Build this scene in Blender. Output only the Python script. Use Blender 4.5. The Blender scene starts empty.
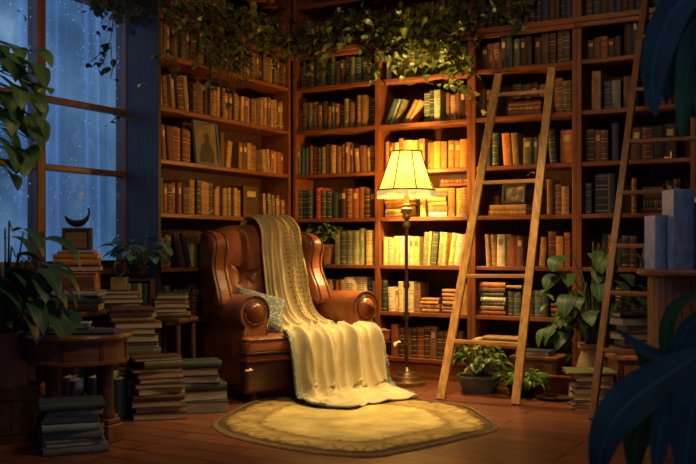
import bpy, bmesh, math, random
from math import radians, sin, cos, pi, sqrt
from mathutils import Vector, Matrix, Euler, noise

RND = random.Random(11)
SC = bpy.context.scene
COL = SC.collection
V = Vector

# ------------------------------------------------------------------ camera geometry
F = 916.2; YAW = radians(29.35); HZ = 246.15; CAMH = 1.08
cy_, sy_ = cos(YAW), sin(YAW)
X0 = (292 - 348) / F * 8
CAM = V((-(X0 * cy_ - 8 * sy_), -(X0 * sy_ + 8 * cy_), CAMH))
RIGHT = V((cy_, sy_, 0)); FWD = V((-sy_, cy_, 0)); UP = V((0, 0, 1))

def at(px, py, Y):
    return CAM + FWD * Y + RIGHT * ((px - 348) / F * Y) + UP * ((HZ - py) / F * Y)
def ground(px, py, z=0.0):
    return at(px, py, F * (CAMH - z) / (py - HZ))
def cam2(px, Y, z=0.0):
    p = at(px, HZ, Y); p.z = z; return p
def proj(p):
    d = p - CAM; Y = d.dot(FWD)
    return 348 + F * d.dot(RIGHT) / Y, HZ - F * d.z / Y, Y
def ray_plane(px, py, n, d):
    r = FWD + RIGHT * ((px - 348) / F) + UP * ((HZ - py) / F)
    k = (d - CAM.dot(n)) / r.dot(n)
    return CAM + r * k
def tB(px): return ray_plane(px, HZ, V((0, 1, 0)), 0).x
def tL(px, off=0): return ray_plane(px, HZ, V((1, 0, 0)), off).y

# ------------------------------------------------------------------ materials
MATS = {}
def nt(name):
    m = bpy.data.materials.new(name); m.use_nodes = True
    t = m.node_tree; b = t.nodes['Principled BSDF']
    return m, t, b
def N(t, typ, **kw):
    n = t.nodes.new(typ)
    for k, v in kw.items():
        if k in n.inputs: n.inputs[k].default_value = v
        else: setattr(n, k, v)
    return n
def ramp(t, stops, interp='LINEAR'):
    r = t.nodes.new('ShaderNodeValToRGB'); cr = r.color_ramp; cr.interpolation = interp
    while len(cr.elements) > 1: cr.elements.remove(cr.elements[-1])
    cr.elements[0].position = stops[0][0]; cr.elements[0].color = (*stops[0][1], 1)
    for p, c in stops[1:]:
        e = cr.elements.new(p); e.color = (*c, 1)
    return r
def sh(c, k): return tuple(min(1, max(0, x * k)) for x in c)

def mat(name, c, rough=.6, scale=8, stretch=(1, 1, 1), var=.35, bump=.15, metal=0, spec=.4, detail=4, c2=None):
    if name in MATS: return MATS[name]
    m, t, b = nt(name)
    tc = N(t, 'ShaderNodeTexCoord'); mp = N(t, 'ShaderNodeMapping'); mp.inputs['Scale'].default_value = stretch
    no = N(t, 'ShaderNodeTexNoise', Scale=scale, Detail=detail)
    t.links.new(tc.outputs['Object'], mp.inputs[0]); t.links.new(mp.outputs[0], no.inputs['Vector'])
    r = ramp(t, [(.25, c2 or sh(c, 1 - var)), (.75, sh(c, 1 + var))])
    t.links.new(no.outputs[0], r.inputs[0]); t.links.new(r.outputs[0], b.inputs['Base Color'])
    b.inputs['Roughness'].default_value = rough; b.inputs['Metallic'].default_value = metal
    b.inputs['Specular IOR Level'].default_value = spec
    if bump:
        bp = N(t, 'ShaderNodeBump', Strength=bump, Distance=.02)
        t.links.new(no.outputs[0], bp.inputs['Height']); t.links.new(bp.outputs[0], b.inputs['Normal'])
    MATS[name] = m; return m

def wood(name, c, axis='x', rough=.45, var=.45, scale=3.0):
    st = {'x': (1.2, 14, 14), 'y': (14, 1.2, 14), 'z': (14, 14, 1.2)}[axis]
    return mat(name, c, rough, scale, st, var, .12, spec=.4, detail=6)

WC = (.205, .063, .018)
W_X = wood('shelf wood along', WC, 'x'); W_Z = wood('shelf wood upright', WC, 'z')
W_BACK = wood('bookcase back wood', (.055, .019, .008), 'z', .7)
W_COOL = wood('side wood painted as moonlit', (.028, .022, .022), 'z', .6)  # bookcase wood darkened in colour so the end panel looks moonlit
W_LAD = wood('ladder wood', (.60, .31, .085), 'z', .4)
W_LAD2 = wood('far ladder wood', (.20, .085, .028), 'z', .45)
W_TAB = wood('table wood', (.17, .065, .03), 'x', .4)
W_DARK = wood('dark furniture wood', (.075, .035, .02), 'x', .5)
W_WIN = wood('window wood', (.13, .045, .02), 'z', .45)
W_CAB = wood('cabinet wood', (.42, .17, .06), 'z', .45)

BC = dict(br=(.16, .07, .03), dbr=(.07, .033, .017), tan=(.31, .165, .065), gold=(.34, .18, .05), ol=(.13, .11, .05),
          gr=(.10, .12, .055), dgr=(.045, .06, .04), teal=(.05, .085, .08), navy=(.035, .045, .075), red=(.33, .05, .025),
          rb=(.24, .065, .025), org=(.52, .19, .045), cream=(.70, .56, .29), yel=(.68, .48, .13), sage=(.28, .29, .13),
          grey=(.16, .16, .16), blue=(.13, .20, .40), purp=(.16, .09, .13), blk=(.025, .022, .022), lgrey=(.30, .32, .33))
BN = dict(br='brown', dbr='dark brown', tan='tan', gold='golden brown', ol='olive', gr='green', dgr='dark green', teal='teal',
          navy='navy', red='red', rb='red-brown', org='orange', cream='cream', yel='yellow', sage='sage green', grey='grey',
          blue='blue', purp='plum', blk='black', lgrey='pale grey')
def bookmat(col, style):
    key = 'book cover %s %s' % (BN[col], style)
    if key in MATS: return MATS[key]
    c = BC[col]
    m, t, b = nt(key)
    tc = N(t, 'ShaderNodeTexCoord')
    no = N(t, 'ShaderNodeTexNoise', Scale=22, Detail=5)
    oi = N(t, 'ShaderNodeObjectInfo')
    t.links.new(tc.outputs['Object'], no.inputs['Vector'])
    r = ramp(t, [(.25, sh(c, .6)), (.78, sh(c, 1.35))]); t.links.new(no.outputs[0], r.inputs[0])
    hs = N(t, 'ShaderNodeHueSaturation'); t.links.new(r.outputs[0], hs.inputs['Color'])
    mr = N(t, 'ShaderNodeMapRange'); mr.inputs['To Min'].default_value = .72; mr.inputs['To Max'].default_value = 1.3
    t.links.new(oi.outputs['Random'], mr.inputs[0]); t.links.new(mr.outputs[0], hs.inputs['Value'])
    out = hs.outputs[0]
    if style != 'plain':
        se = N(t, 'ShaderNodeSeparateXYZ'); t.links.new(tc.outputs['UV'], se.inputs[0])
        if style == 'banded':
            g = (.62, .40, .13) if sum(c) < 1 else (.16, .08, .03)
            d = sh(c, .45)
            st = [(0, (0,) * 3), (.07, (1,) * 3), (.085, (0,) * 3), (.22, (.5,) * 3), (.235, (0,) * 3), (.40, (.5,) * 3), (.415, (0,) * 3),
                  (.60, (1,) * 3), (.615, (0,) * 3), (.70, (.9,) * 3), (.715, (0,) * 3), (.86, (.5,) * 3), (.875, (0,) * 3), (.93, (1,) * 3), (.945, (0,) * 3)]
        elif style == 'label':
            g = (.60, .44, .18) if sum(c) < 1.0 else (.22, .10, .04)
            st = [(0, (0,) * 3), (.66, (.85,) * 3), (.84, (0,) * 3)]
        else:
            g = (.10, .06, .03)
            st = [(0, (0,) * 3)]
            for k in range(11):
                st += [(.14 + k * .065, (.8,) * 3), (.165 + k * .065, (0,) * 3)]
        rr = ramp(t, st, 'CONSTANT'); t.links.new(se.outputs[1], rr.inputs[0])
        gt = N(t, 'ShaderNodeMath', operation='GREATER_THAN'); gt.inputs[1].default_value = .04 if style == 'banded' else .22
        lt = N(t, 'ShaderNodeMath', operation='LESS_THAN'); lt.inputs[1].default_value = .96 if style == 'banded' else .78
        t.links.new(se.outputs[0], gt.inputs[0]); t.links.new(se.outputs[0], lt.inputs[0])
        m1 = N(t, 'ShaderNodeMath', operation='MULTIPLY'); t.links.new(gt.outputs[0], m1.inputs[0]); t.links.new(lt.outputs[0], m1.inputs[1])
        m2 = N(t, 'ShaderNodeMath', operation='MULTIPLY'); t.links.new(m1.outputs[0], m2.inputs[0]); t.links.new(rr.outputs[0], m2.inputs[1])
        mx = N(t, 'ShaderNodeMix', data_type='RGBA'); t.links.new(m2.outputs[0], mx.inputs[0]); t.links.new(out, mx.inputs[6])
        mx.inputs[7].default_value = (*g, 1); out = mx.outputs[2]
    t.links.new(out, b.inputs['Base Color'])
    b.inputs['Roughness'].default_value = .55; b.inputs['Specular IOR Level'].default_value = .3
    bp = N(t, 'ShaderNodeBump', Strength=.2, Distance=.01); t.links.new(no.outputs[0], bp.inputs['Height']); t.links.new(bp.outputs[0], b.inputs['Normal'])
    MATS[key] = m; return m

M_PAGE = mat('book pages', (.52, .40, .22), .8, 40, (.2, .2, 9), .35, .2)
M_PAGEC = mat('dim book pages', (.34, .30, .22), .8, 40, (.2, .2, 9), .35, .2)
M_BRASS = mat('aged brass', (.32, .20, .08), .38, 12, var=.3, metal=.8)
M_BRONZE = mat('dark bronze', (.10, .06, .035), .4, 12, var=.3, metal=.6)
M_TERRA = mat('terracotta', (.33, .15, .075), .75, 10, var=.3)
M_STONE = mat('pale clay', (.36, .25, .14), .8, 10, var=.3)
M_SOIL = mat('potting soil', (.03, .02, .014), .95, 40, var=.4, bump=.5)
M_BLK = mat('black lacquer', (.014, .012, .016), .4, 8, var=.2)
M_STEM = mat('green stem', (.07, .09, .03), .6, 20)
M_VINE = mat('brown vine stem', (.10, .055, .025), .7, 20)

def leafmat(name, c, var=.35, transl=.25, rough=.42):
    m, t, b = nt(name)
    tc = N(t, 'ShaderNodeTexCoord'); no = N(t, 'ShaderNodeTexNoise', Scale=9.0, Detail=3)
    t.links.new(tc.outputs['Object'], no.inputs['Vector'])
    r = ramp(t, [(.3, sh(c, 1 - var)), (.72, sh(c, 1 + var))]); t.links.new(no.outputs[0], r.inputs[0])
    se = N(t, 'ShaderNodeSeparateXYZ'); t.links.new(tc.outputs['UV'], se.inputs[0])
    wv = N(t, 'ShaderNodeMath', operation='SUBTRACT'); wv.inputs[1].default_value = .5; t.links.new(se.outputs[0], wv.inputs[0])
    ab = N(t, 'ShaderNodeMath', operation='ABSOLUTE'); t.links.new(wv.outputs[0], ab.inputs[0])
    lt = N(t, 'ShaderNodeMath', operation='LESS_THAN'); lt.inputs[1].default_value = .035; t.links.new(ab.outputs[0], lt.inputs[0])
    mx = N(t, 'ShaderNodeMix', data_type='RGBA'); t.links.new(lt.outputs[0], mx.inputs[0]); t.links.new(r.outputs[0], mx.inputs[6])
    mx.inputs[7].default_value = (*sh(c, 1.9), 1)
    t.links.new(mx.outputs[2], b.inputs['Base Color']); b.inputs['Roughness'].default_value = rough
    b.inputs['Specular IOR Level'].default_value = .35
    tr = N(t, 'ShaderNodeBsdfTranslucent'); t.links.new(mx.outputs[2], tr.inputs[0])
    ms = N(t, 'ShaderNodeMixShader'); ms.inputs[0].default_value = transl
    t.links.new(b.outputs[0], ms.inputs[1]); t.links.new(tr.outputs[0], ms.inputs[2])
    t.links.new(ms.outputs[0], t.nodes['Material Output'].inputs[0])
    return m
L_IVY = leafmat('ivy leaf', (.17, .20, .03)); L_IVY_SHADED = leafmat('shaded ivy leaf', (.075, .10, .03))  # same ivy twice: lamplight and shade are put into the greens
L_BIG = leafmat('broad dark leaf', (.042, .105, .062)); L_BLUE = leafmat('bluish broad leaf', (.035, .085, .105), transl=.1)
L_FRESH = leafmat('fresh green leaf', (.15, .30, .04)); L_POT = leafmat('potted plant leaf', (.13, .21, .045))

# ------------------------------------------------------------------ mesh helper
class MB:
    def __init__(s): s.v = []; s.f = []; s.m = []; s.uv = []
    def add(s, vs, fs, mi=0, uvs=None, M=None):
        o = len(s.v)
        s.v += [(M @ V(p)) if M else V(p) for p in vs]
        for k, f in enumerate(fs):
            s.f.append([i + o for i in f]); s.m.append(mi if not isinstance(mi, list) else mi[k])
            s.uv.append(uvs[k] if uvs else [(0, 0)] * len(f))
        return s
    def box(s, a, b, mi=0, M=None):
        x0, y0, z0 = a; x1, y1, z1 = b
        vs = [(x0, y0, z0), (x1, y0, z0), (x1, y1, z0), (x0, y1, z0), (x0, y0, z1), (x1, y0, z1), (x1, y1, z1), (x0, y1, z1)]
        return s.add(vs, [(3, 2, 1, 0), (4, 5, 6, 7), (0, 1, 5, 4), (1, 2, 6, 5), (2, 3, 7, 6), (3, 0, 4, 7)], mi, None, M)
    def cbox(s, c, d, mi=0, M=None):
        return s.box([c[i] - d[i] / 2 for i in range(3)], [c[i] + d[i] / 2 for i in range(3)], mi, M)
    def tube(s, pts, r, n=8, mi=0, M=None, closed=False):
        pts = [V(p) for p in pts]; k = len(pts)
        rs = r if isinstance(r, (list, tuple)) else [r] * k
        vs = []; fs = []
        ref = None
        for i, p in enumerate(pts):
            d = (pts[(i + 1) % k] - pts[i - 1]) if closed else (pts[min(i + 1, k - 1)] - pts[max(i - 1, 0)])
            if d.length < 1e-9: d = V((0, 0, 1))
            d.normalize()
            if ref is None:
                ref = V((0, 0, 1)) if abs(d.z) < .9 else V((1, 0, 0))
            a = (ref - d * ref.dot(d)); a.normalize(); ref = a; b = d.cross(a)
            for j in range(n):
                q = 2 * pi * j / n; vs.append(p + a * (cos(q) * rs[i]) + b * (sin(q) * rs[i]))
        for i in range(k if closed else k - 1):
            for j in range(n):
                fs.append((i * n + j, i * n + (j + 1) % n, ((i + 1) % k) * n + (j + 1) % n, ((i + 1) % k) * n + j))
        if not closed: fs += [tuple(range(n - 1, -1, -1)), tuple((k - 1) * n + j for j in range(n))]
        return s.add(vs, fs, mi, None, M)
    def lathe(s, prof, n=24, c=(0, 0, 0), mi=0, M=None, cap=True):
        vs = []; fs = []; k = len(prof)
        for r, z in prof:
            for j in range(n):
                q = 2 * pi * j / n; vs.append((c[0] + r * cos(q), c[1] + r * sin(q), c[2] + z))
        for i in range(k - 1):
            for j in range(n):
                fs.append((i * n + j, i * n + (j + 1) % n, (i + 1) * n + (j + 1) % n, (i + 1) * n + j))
        if cap: fs += [tuple(range(n - 1, -1, -1)), tuple((k - 1) * n + j for j in range(n))]
        return s.add(vs, fs, mi, None, M)
    def prism(s, poly, h0, h1, axis=2, mi=0, M=None):
        k = len(poly)
        def mk(p, h): return {0: (h, p[0], p[1]), 1: (p[0], h, p[1]), 2: (p[0], p[1], h)}[axis]
        vs = [mk(p, h0) for p in poly] + [mk(p, h1) for p in poly]
        fs = [tuple(range(k - 1, -1, -1)), tuple(range(k, 2 * k))] + [(i, (i + 1) % k, k + (i + 1) % k, k + i) for i in range(k)]
        return s.add(vs, fs, mi, None, M)
    def grid(s, fn, nu, nv, mi=0, M=None, wrap=False):
        vs = [fn(i / nu, j / nv) for j in range(nv + 1) for i in range(nu + 1)]
        fs = []; uv = []
        for j in range(nv):
            for i in range(nu):
                a = j * (nu + 1) + i; fs.append((a, a + 1, a + nu + 2, a + nu + 1))
                uv.append([(i / nu, j / nv), ((i + 1) / nu, j / nv), ((i + 1) / nu, (j + 1) / nv), (i / nu, (j + 1) / nv)])
        return s.add(vs, fs, mi, uv, M)
    def leaf(s, base, d, L, w, droop=.6, fold=.18, mi=0, up=None, n=6, heart=False, roll=0):
        d = V(d).normalized(); up = V(up or (0, 0, 1))
        p = V(base); vs = []; ds = L / n
        for i in range(n + 1):
            t = i / n
            sd = d.cross(up)
            if sd.length < .05: sd = d.cross(V((.3, .9, .1)))
            sd.normalize(); nr = sd.cross(d).normalized()
            if roll:
                q = Matrix.Rotation(roll, 3, d); sd = q @ sd; nr = q @ nr
            if heart: ww = w * .5 * (1.12 * (1 - t) ** .55 * (min(1, (t + .06) * 4.2)) ** .8) * (1.0 + .25 * sin(pi * t))
            else: ww = w * .5 * max(.02, sin(pi * min(1, t * .97 + .015)) ** .8) * (1.12 - .25 * t)
            if i == n: ww = w * .015
            vs += [p + sd * -ww + nr * (fold * ww), p + V((0, 0, 0)), p + sd * ww + nr * (fold * ww)]
            p = p + d * ds
            d = (d + V((0, 0, -1)) * (droop * 1.6 / n)).normalized()
        fs = []; uv = []
        for i in range(n):
            a = i * 3; t0 = i / n; t1 = (i + 1) / n
            fs += [(a, a + 1, a + 4, a + 3), (a + 1, a + 2, a + 5, a + 4)]
            uv += [[(0, t0), (.5, t0), (.5, t1), (0, t1)], [(.5, t0), (1, t0), (1, t1), (.5, t1)]]
        return s.add(vs, fs, mi, uv)
    def leafpath(s, pts, W, mi=0, n=14, tilt=.35, fold=.16, face=None):
        P = [V(p) for p in pts]; vs = []; fs = []; uv = []; m = len(P) - 1
        def cv(u):
            f = u * m; i = min(int(f), m - 1); w = f - i
            p0, p1, p2, p3 = P[max(0, i - 1)], P[i], P[i + 1], P[min(m, i + 2)]
            return .5 * ((2 * p1) + (-p0 + p2) * w + (2 * p0 - 5 * p1 + 4 * p2 - p3) * w * w + (-p0 + 3 * p1 - 3 * p2 + p3) * w ** 3)
        for i in range(n + 1):
            t = i / n; p = cv(t); d = (cv(min(1, t + .02)) - cv(max(0, t - .02))).normalized()
            fc = V(face or (0, -1, .3)).normalized(); sd = d.cross(fc)
            sd = sd.normalized() if sd.length > .05 else V((1, 0, 0)); nr = sd.cross(d).normalized()
            q = Matrix.Rotation(tilt, 3, d); sd = q @ sd; nr = q @ nr
            ww = W * .5 * max(.015, sin(pi * min(1, (t * .96 + .02)) ** .85) ** .75)
            vs += [p - sd * ww + nr * (fold * ww), p - sd * ww * .5 + nr * (fold * .35 * ww), p, p + sd * ww * .5 + nr * (fold * .35 * ww), p + sd * ww + nr * (fold * ww)]
        for i in range(n):
            for j in range(4):
                a = i * 5 + j; fs.append((a, a + 1, a + 6, a + 5)); uv.append([(j / 4, i / n), ((j + 1) / 4, i / n), ((j + 1) / 4, (i + 1) / n), (j / 4, (i + 1) / n)])
        return s.add(vs, fs, mi, uv)
    def build(s, name, mats, parent=None, smooth=None, M=None, bevel=0, seg=2, sub=0):
        me = bpy.data.meshes.new(name)
        me.from_pydata([tuple(p) for p in s.v], [], s.f)
        mats = mats if isinstance(mats, (list, tuple)) else [mats]
        for m in mats: me.materials.append(m)
        me.polygons.foreach_set('material_index', s.m)
        ul = me.uv_layers.new(name='UVMap'); k = 0
        flat = []
        for u in s.uv:
            for q in u: flat += [q[0], q[1]]
        ul.data.foreach_set('uv', flat)
        me.update()
        if smooth:
            me.polygons.foreach_set('use_smooth', [True] * len(me.polygons))
            if smooth is not True: me.set_sharp_from_angle(angle=radians(smooth))
        o = bpy.data.objects.new(name, me); COL.objects.link(o)
        if parent: o.parent = parent
        if M is not None: o.matrix_local = M
        if bevel:
            b = o.modifiers.new('edges', 'BEVEL'); b.width = bevel; b.segments = seg; b.limit_method = 'ANGLE'; b.angle_limit = radians(35)
        if sub:
            b = o.modifiers.new('smooth', 'SUBSURF'); b.levels = sub; b.render_levels = sub
        return o

def tag(o, label=None, cat=None, group=None, kind=None):
    if label:
        n = len(label.split())
        if n < 4 or n > 16: print('LABEL LENGTH', n, label)
        o['label'] = label
    if cat: o['category'] = cat
    if group: o['group'] = group
    if kind: o['kind'] = kind
    return o
def thing(name, label, cat, loc=(0, 0, 0), rz=0, group=None):
    o = bpy.data.objects.new(name, None); COL.objects.link(o); o.empty_display_size = .1
    o.location = loc; o.rotation_euler = (0, 0, rz)
    return tag(o, label, cat, group)
def struct(o): o['kind'] = 'structure'; return o
ORD = ['zeroth', 'first', 'second', 'third', 'fourth', 'fifth', 'sixth', 'seventh', 'eighth', 'ninth', 'tenth', 'eleventh', 'twelfth', 'thirteenth',
       'fourteenth', 'fifteenth', 'sixteenth', 'seventeenth', 'eighteenth', 'nineteenth', 'twentieth', 'twenty-first', 'twenty-second',
       'twenty-third', 'twenty-fourth', 'twenty-fifth', 'twenty-sixth', 'twenty-seventh', 'twenty-eighth', 'twenty-ninth', 'thirtieth',
       'thirty-first', 'thirty-second', 'thirty-third', 'thirty-fourth', 'thirty-fifth', 'thirty-sixth', 'thirty-seventh', 'thirty-eighth', 'thirty-ninth', 'fortieth', 'forty-first', 'forty-second', 'forty-third', 'forty-fourth', 'forty-fifth', 'forty-sixth']
# ------------------------------------------------------------------ room shell
def floor_mat():
    m, t, b = nt('plank floor')
    tc = N(t, 'ShaderNodeTexCoord')
    br = N(t, 'ShaderNodeTexBrick'); br.inputs['Scale'].default_value = 1; br.inputs['Brick Width'].default_value = 1.5
    br.inputs['Row Height'].default_value = .17; br.inputs['Mortar Size'].default_value = .006; br.offset = .37
    br.inputs['Color1'].default_value = (.165, .054, .024, 1); br.inputs['Color2'].default_value = (.24, .08, .035, 1); br.inputs['Mortar'].default_value = (.02, .008, .004, 1)
    br.inputs['Mortar Smooth'].default_value = .2
    t.links.new(tc.outputs['Object'], br.inputs['Vector'])
    mp = N(t, 'ShaderNodeMapping'); mp.inputs['Scale'].default_value = (1.2, 16, 1)
    no = N(t, 'ShaderNodeTexNoise', Scale=3.0, Detail=7); t.links.new(tc.outputs['Object'], mp.inputs[0]); t.links.new(mp.outputs[0], no.inputs['Vector'])
    r = ramp(t, [(.3, (.6,) * 3), (.7, (1.25,) * 3)]); t.links.new(no.outputs[0], r.inputs[0])
    mx = N(t, 'ShaderNodeMix', data_type='RGBA', blend_type='MULTIPLY'); mx.inputs[0].default_value = 1
    t.links.new(br.outputs[0], mx.inputs[6]); t.links.new(r.outputs[0], mx.inputs[7]); t.links.new(mx.outputs[2], b.inputs['Base Color'])
    b.inputs['Roughness'].default_value = .33
    bp = N(t, 'ShaderNodeBump', Strength=.35, Distance=.006, invert=True); t.links.new(br.outputs['Fac'], bp.inputs['Height']); t.links.new(bp.outputs[0], b.inputs['Normal'])
    return m
RX1 = 6.2; RY0 = -8.2; CZ = 3.62
struct(MB().box((-.34, RY0, -.1), (RX1, .36, 0)).build('floor', floor_mat()))
M_WALL = mat('dark plaster wall', (.06, .045, .05), .85, 5, var=.2)
M_CEIL = mat('dark plaster ceiling', (.04, .028, .022), .9, 5, var=.2)
struct(MB().box((-.42, .33, 0), (RX1, .43, CZ)).build('wall_back', M_WALL))
struct(MB().box((-.42, RY0, CZ), (RX1, .43, CZ + .1)).build('ceiling', M_CEIL))

# window in the left wall: opening y WY0..WY1, z WZ0..WZ1
WX = -.33
WY1 = tL(129, WX); WY0 = -4.15; WZ0 = .93; WZ1 = 2.83
w = MB()
w.box((WX - .09, RY0, 0), (WX, WY0, CZ)); w.box((WX - .09, WY1, 0), (WX, .33, CZ))
w.box((WX - .09, WY0, 0), (WX, WY1, WZ0)); w.box((WX - .09, WY0, WZ1), (WX, WY1, CZ))
struct(w.build('wall_left', M_WALL))
MULL = tL(41.5, WX + .02)
WSP = WY1 - .06 - MULL
fr = MB()
xf0, xf1 = WX - .075, WX + .03
fr.box((xf0, WY1 - .06, WZ0), (xf1, WY1, WZ1)); fr.box((xf0, WY0, WZ0), (xf1, WY0 + .06, WZ1))
fr.box((xf0, WY0 + .06, WZ1 - .06), (xf1, WY1 - .06, WZ1)); fr.box((xf0, WY0 + .06, WZ0), (xf1, WY1 - .06, WZ0 + .05))
ys = [WY1 - .06, MULL, MULL - WSP, MULL - 2 * WSP]
ys = [y for y in ys if y > WY0 + .1]
for y in ys[1:]: fr.box((xf0, y - .035, WZ0 + .05), (xf1 - .005, y + .035, WZ1 - .06))
bars = [2.05, 1.60]
edges = [WY1 - .06] + [q for y in ys[1:] for q in (y + .035, y - .035)] + [WY0 + .06]
cells = [(edges[i + 1], edges[i]) for i in range(0, len(edges), 2)]
for a, b in cells:
    for z in bars: fr.box((xf0 + .02, a, z - .02), (xf1 - .015, b, z + .02))
win = struct(fr.build('window_1', W_WIN, bevel=.006))
tag(win, label='tall wooden window looking out on a blue rainy night')
# panes: thin glass with rain drops
m, t, b = nt('rainy glass')
tc = N(t, 'ShaderNodeTexCoord')
vo = N(t, 'ShaderNodeTexVoronoi', Scale=26.0); t.links.new(tc.outputs['Object'], vo.inputs['Vector'])
lt = N(t, 'ShaderNodeMath', operation='LESS_THAN'); lt.inputs[1].default_value = .16; t.links.new(vo.outputs['Distance'], lt.inputs[0])
no = N(t, 'ShaderNodeTexNoise', Scale=4.0, Detail=6, Distortion=.2); t.links.new(tc.outputs['Object'], no.inputs['Vector'])
r1 = ramp(t, [(.56, (0,) * 3), (.80, (.40,) * 3)]); t.links.new(no.outputs[0], r1.inputs[0])
r2 = ramp(t, [(.42, (0,) * 3), (.55, (1,) * 3)]); t.links.new(no.outputs[0], r2.inputs[0])
m1 = N(t, 'ShaderNodeMath', operation='MULTIPLY'); t.links.new(lt.outputs[0], m1.inputs[0]); t.links.new(r2.outputs[0], m1.inputs[1])
ad = N(t, 'ShaderNodeMath', operation='MAXIMUM'); t.links.new(m1.outputs[0], ad.inputs[0]); t.links.new(r1.outputs[0], ad.inputs[1])
tp = N(t, 'ShaderNodeBsdfTransparent'); tp.inputs[0].default_value = (.9, .95, 1, 1)
tl = N(t, 'ShaderNodeBsdfTranslucent'); tl.inputs[0].default_value = (.8, .9, 1, 1)
gl = N(t, 'ShaderNodeBsdfGlossy'); gl.inputs['Roughness'].default_value = .05
a1 = N(t, 'ShaderNodeMixShader'); t.links.new(ad.outputs[0], a1.inputs[0]); t.links.new(tp.outputs[0], a1.inputs[1]); t.links.new(tl.outputs[0], a1.inputs[2])
a2 = N(t, 'ShaderNodeMixShader'); a2.inputs[0].default_value = .012; t.links.new(a1.outputs[0], a2.inputs[1]); t.links.new(gl.outputs[0], a2.inputs[2])
t.links.new(a2.outputs[0], t.nodes['Material Output'].inputs[0]); M_GLASS = m
zz = [WZ0 + .05, 1.58, 1.62, 2.03, 2.07, WZ1 - .06]
for a, b_ in cells:
    for k in (0, 2, 4):
        MB().box((WX - .036, a, zz[k]), (WX - .030, b_, zz[k + 1])).build('pane', M_GLASS, win)
# sheer curtains hanging outside the inner sash (seen through the panes)
m, t, b = nt('sheer curtain')
tp = N(t, 'ShaderNodeBsdfTransparent'); tl = N(t, 'ShaderNodeBsdfTranslucent'); tl.inputs[0].default_value = (.5, .66, .95, 1)
tc = N(t, 'ShaderNodeTexCoord'); mp = N(t, 'ShaderNodeMapping'); mp.inputs['Scale'].default_value = (1, 9, .5)
no = N(t, 'ShaderNodeTexNoise', Scale=2.0, Detail=3); t.links.new(tc.outputs['Object'], mp.inputs[0]); t.links.new(mp.outputs[0], no.inputs['Vector'])
r1 = ramp(t, [(.3, (.1,) * 3), (.75, (.6,) * 3)]); t.links.new(no.outputs[0], r1.inputs[0])
a1 = N(t, 'ShaderNodeMixShader'); t.links.new(r1.outputs[0], a1.inputs[0]); t.links.new(tp.outputs[0], a1.inputs[1]); t.links.new(tl.outputs[0], a1.inputs[2])
t.links.new(a1.outputs[0], t.nodes['Material Output'].inputs[0])
for (a, b_) in ((-2.02, WY1 - .07), (-2.62, -2.18), (-3.4, -2.75)):
    MB().grid(lambda u, v: (WX - .125 + .022 * sin((u * (b_ - a)) * 60) + .008 * sin(u * 31 + v * 2), a + u * (b_ - a), WZ0 - .1 + v * (WZ1 - WZ0 + .2)), 70, 4).build('sheer_curtain', m, win, smooth=True)
MB().box((WX - .02, WY0 - .04, WZ0 - .05), (WX + .06, WY1 + .01, WZ0 - .001)).build('window_sill', W_WIN, win, bevel=.006)
# night garden backdrop a few metres beyond the window
m, t, b = nt('rainy night garden')
tc = N(t, 'ShaderNodeTexCoord'); no = N(t, 'ShaderNodeTexNoise', Scale=.9, Detail=4, Distortion=.1); t.links.new(tc.outputs['Object'], no.inputs['Vector'])
r1 = ramp(t, [(.28, (.022, .050, .095)), (.48, (.045, .100, .18)), (.68, (.095, .18, .29)), (.85, (.26, .38, .52))]); t.links.new(no.outputs[0], r1.inputs[0])
em = N(t, 'ShaderNodeEmission'); em.inputs[1].default_value = 1.15; t.links.new(r1.outputs[0], em.inputs[0]); t.links.new(em.outputs[0], t.nodes['Material Output'].inputs[0])
bd = MB().grid(lambda u, v: (-3.4 - .6 * sin(u * pi), -8 + u * 16, -1 + v * 7), 16, 6).build('garden_night_sky', m)
bd['kind'] = 'structure'

# ------------------------------------------------------------------ bookcases
ZF, ZE, ZD, ZCs, ZB, ZA, Z0, ZK, ZU, ZT = .168, .541, .924, 1.317, 1.702, 2.083, 2.459, 2.768, 3.17, 3.56
BAY = .833; DEP = .30
def slab(x0, x1, z, lip=.0, th=.032, y1=DEP - .012):
    mb = MB(); mb.box((x0, lip, z - th), (x1, y1, z)); return mb
def case(root, L, shelves, dividers=(), plinth=None, sidecool=False, post=.035, cs=0):
    for k, x in enumerate((0, L - post)):
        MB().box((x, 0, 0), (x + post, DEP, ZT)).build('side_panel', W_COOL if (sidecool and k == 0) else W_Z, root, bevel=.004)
    for x in dividers: MB().box((x - .022, 0, 0), (x + .022, DEP - .012, ZK - .04)).build('divider', W_Z, root, bevel=.004)
    MB().box((post, DEP - .012, 0), (L - post, DEP, ZT)).build('back_panel', W_BACK, root)
    xs = [post] + [q for x in dividers for q in (x - .022, x + .022)] + [L - post]
    for i in range(0, len(xs), 2):
        for z in shelves: slab(xs[i], xs[i + 1], z, .004).build('shelf', W_X, root, bevel=.004)
        if plinth and i in plinth: MB().box((xs[i], .02, 0), (xs[i + 1], .05, ZF - .032)).build('plinth', W_X, root)
    slab(post, L - post, ZU, .004).build('shelf', W_X, root)
    mb = slab(post, L - post, ZK, .0, .04); mb.box((cs, -.05, ZK - .04), (L, 0, ZK)); mb.box((cs, -.03, ZK - .075), (L, -.001, ZK - .04))
    mb.build('cornice', W_X, root, bevel=.005)
    MB().box((cs, -.04, ZT), (L, DEP, ZT + .05)).build('top_board', W_X, root)
SH = [ZF, ZE, ZD, ZCs, ZB, ZA, Z0]
cB1 = thing('bookcase', 'wide double bookcase behind the lamp, left end in the corner', 'bookcase', (0, .008, 0))
case(cB1, 2 * BAY, SH, (BAY,), (0, 2), cs=.06)
cB2 = thing('bookcase', 'tall single bookcase with the pale ladder leaning on it', 'bookcase', (2 * BAY, .008, 0))
case(cB2, BAY, SH[1:])
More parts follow.
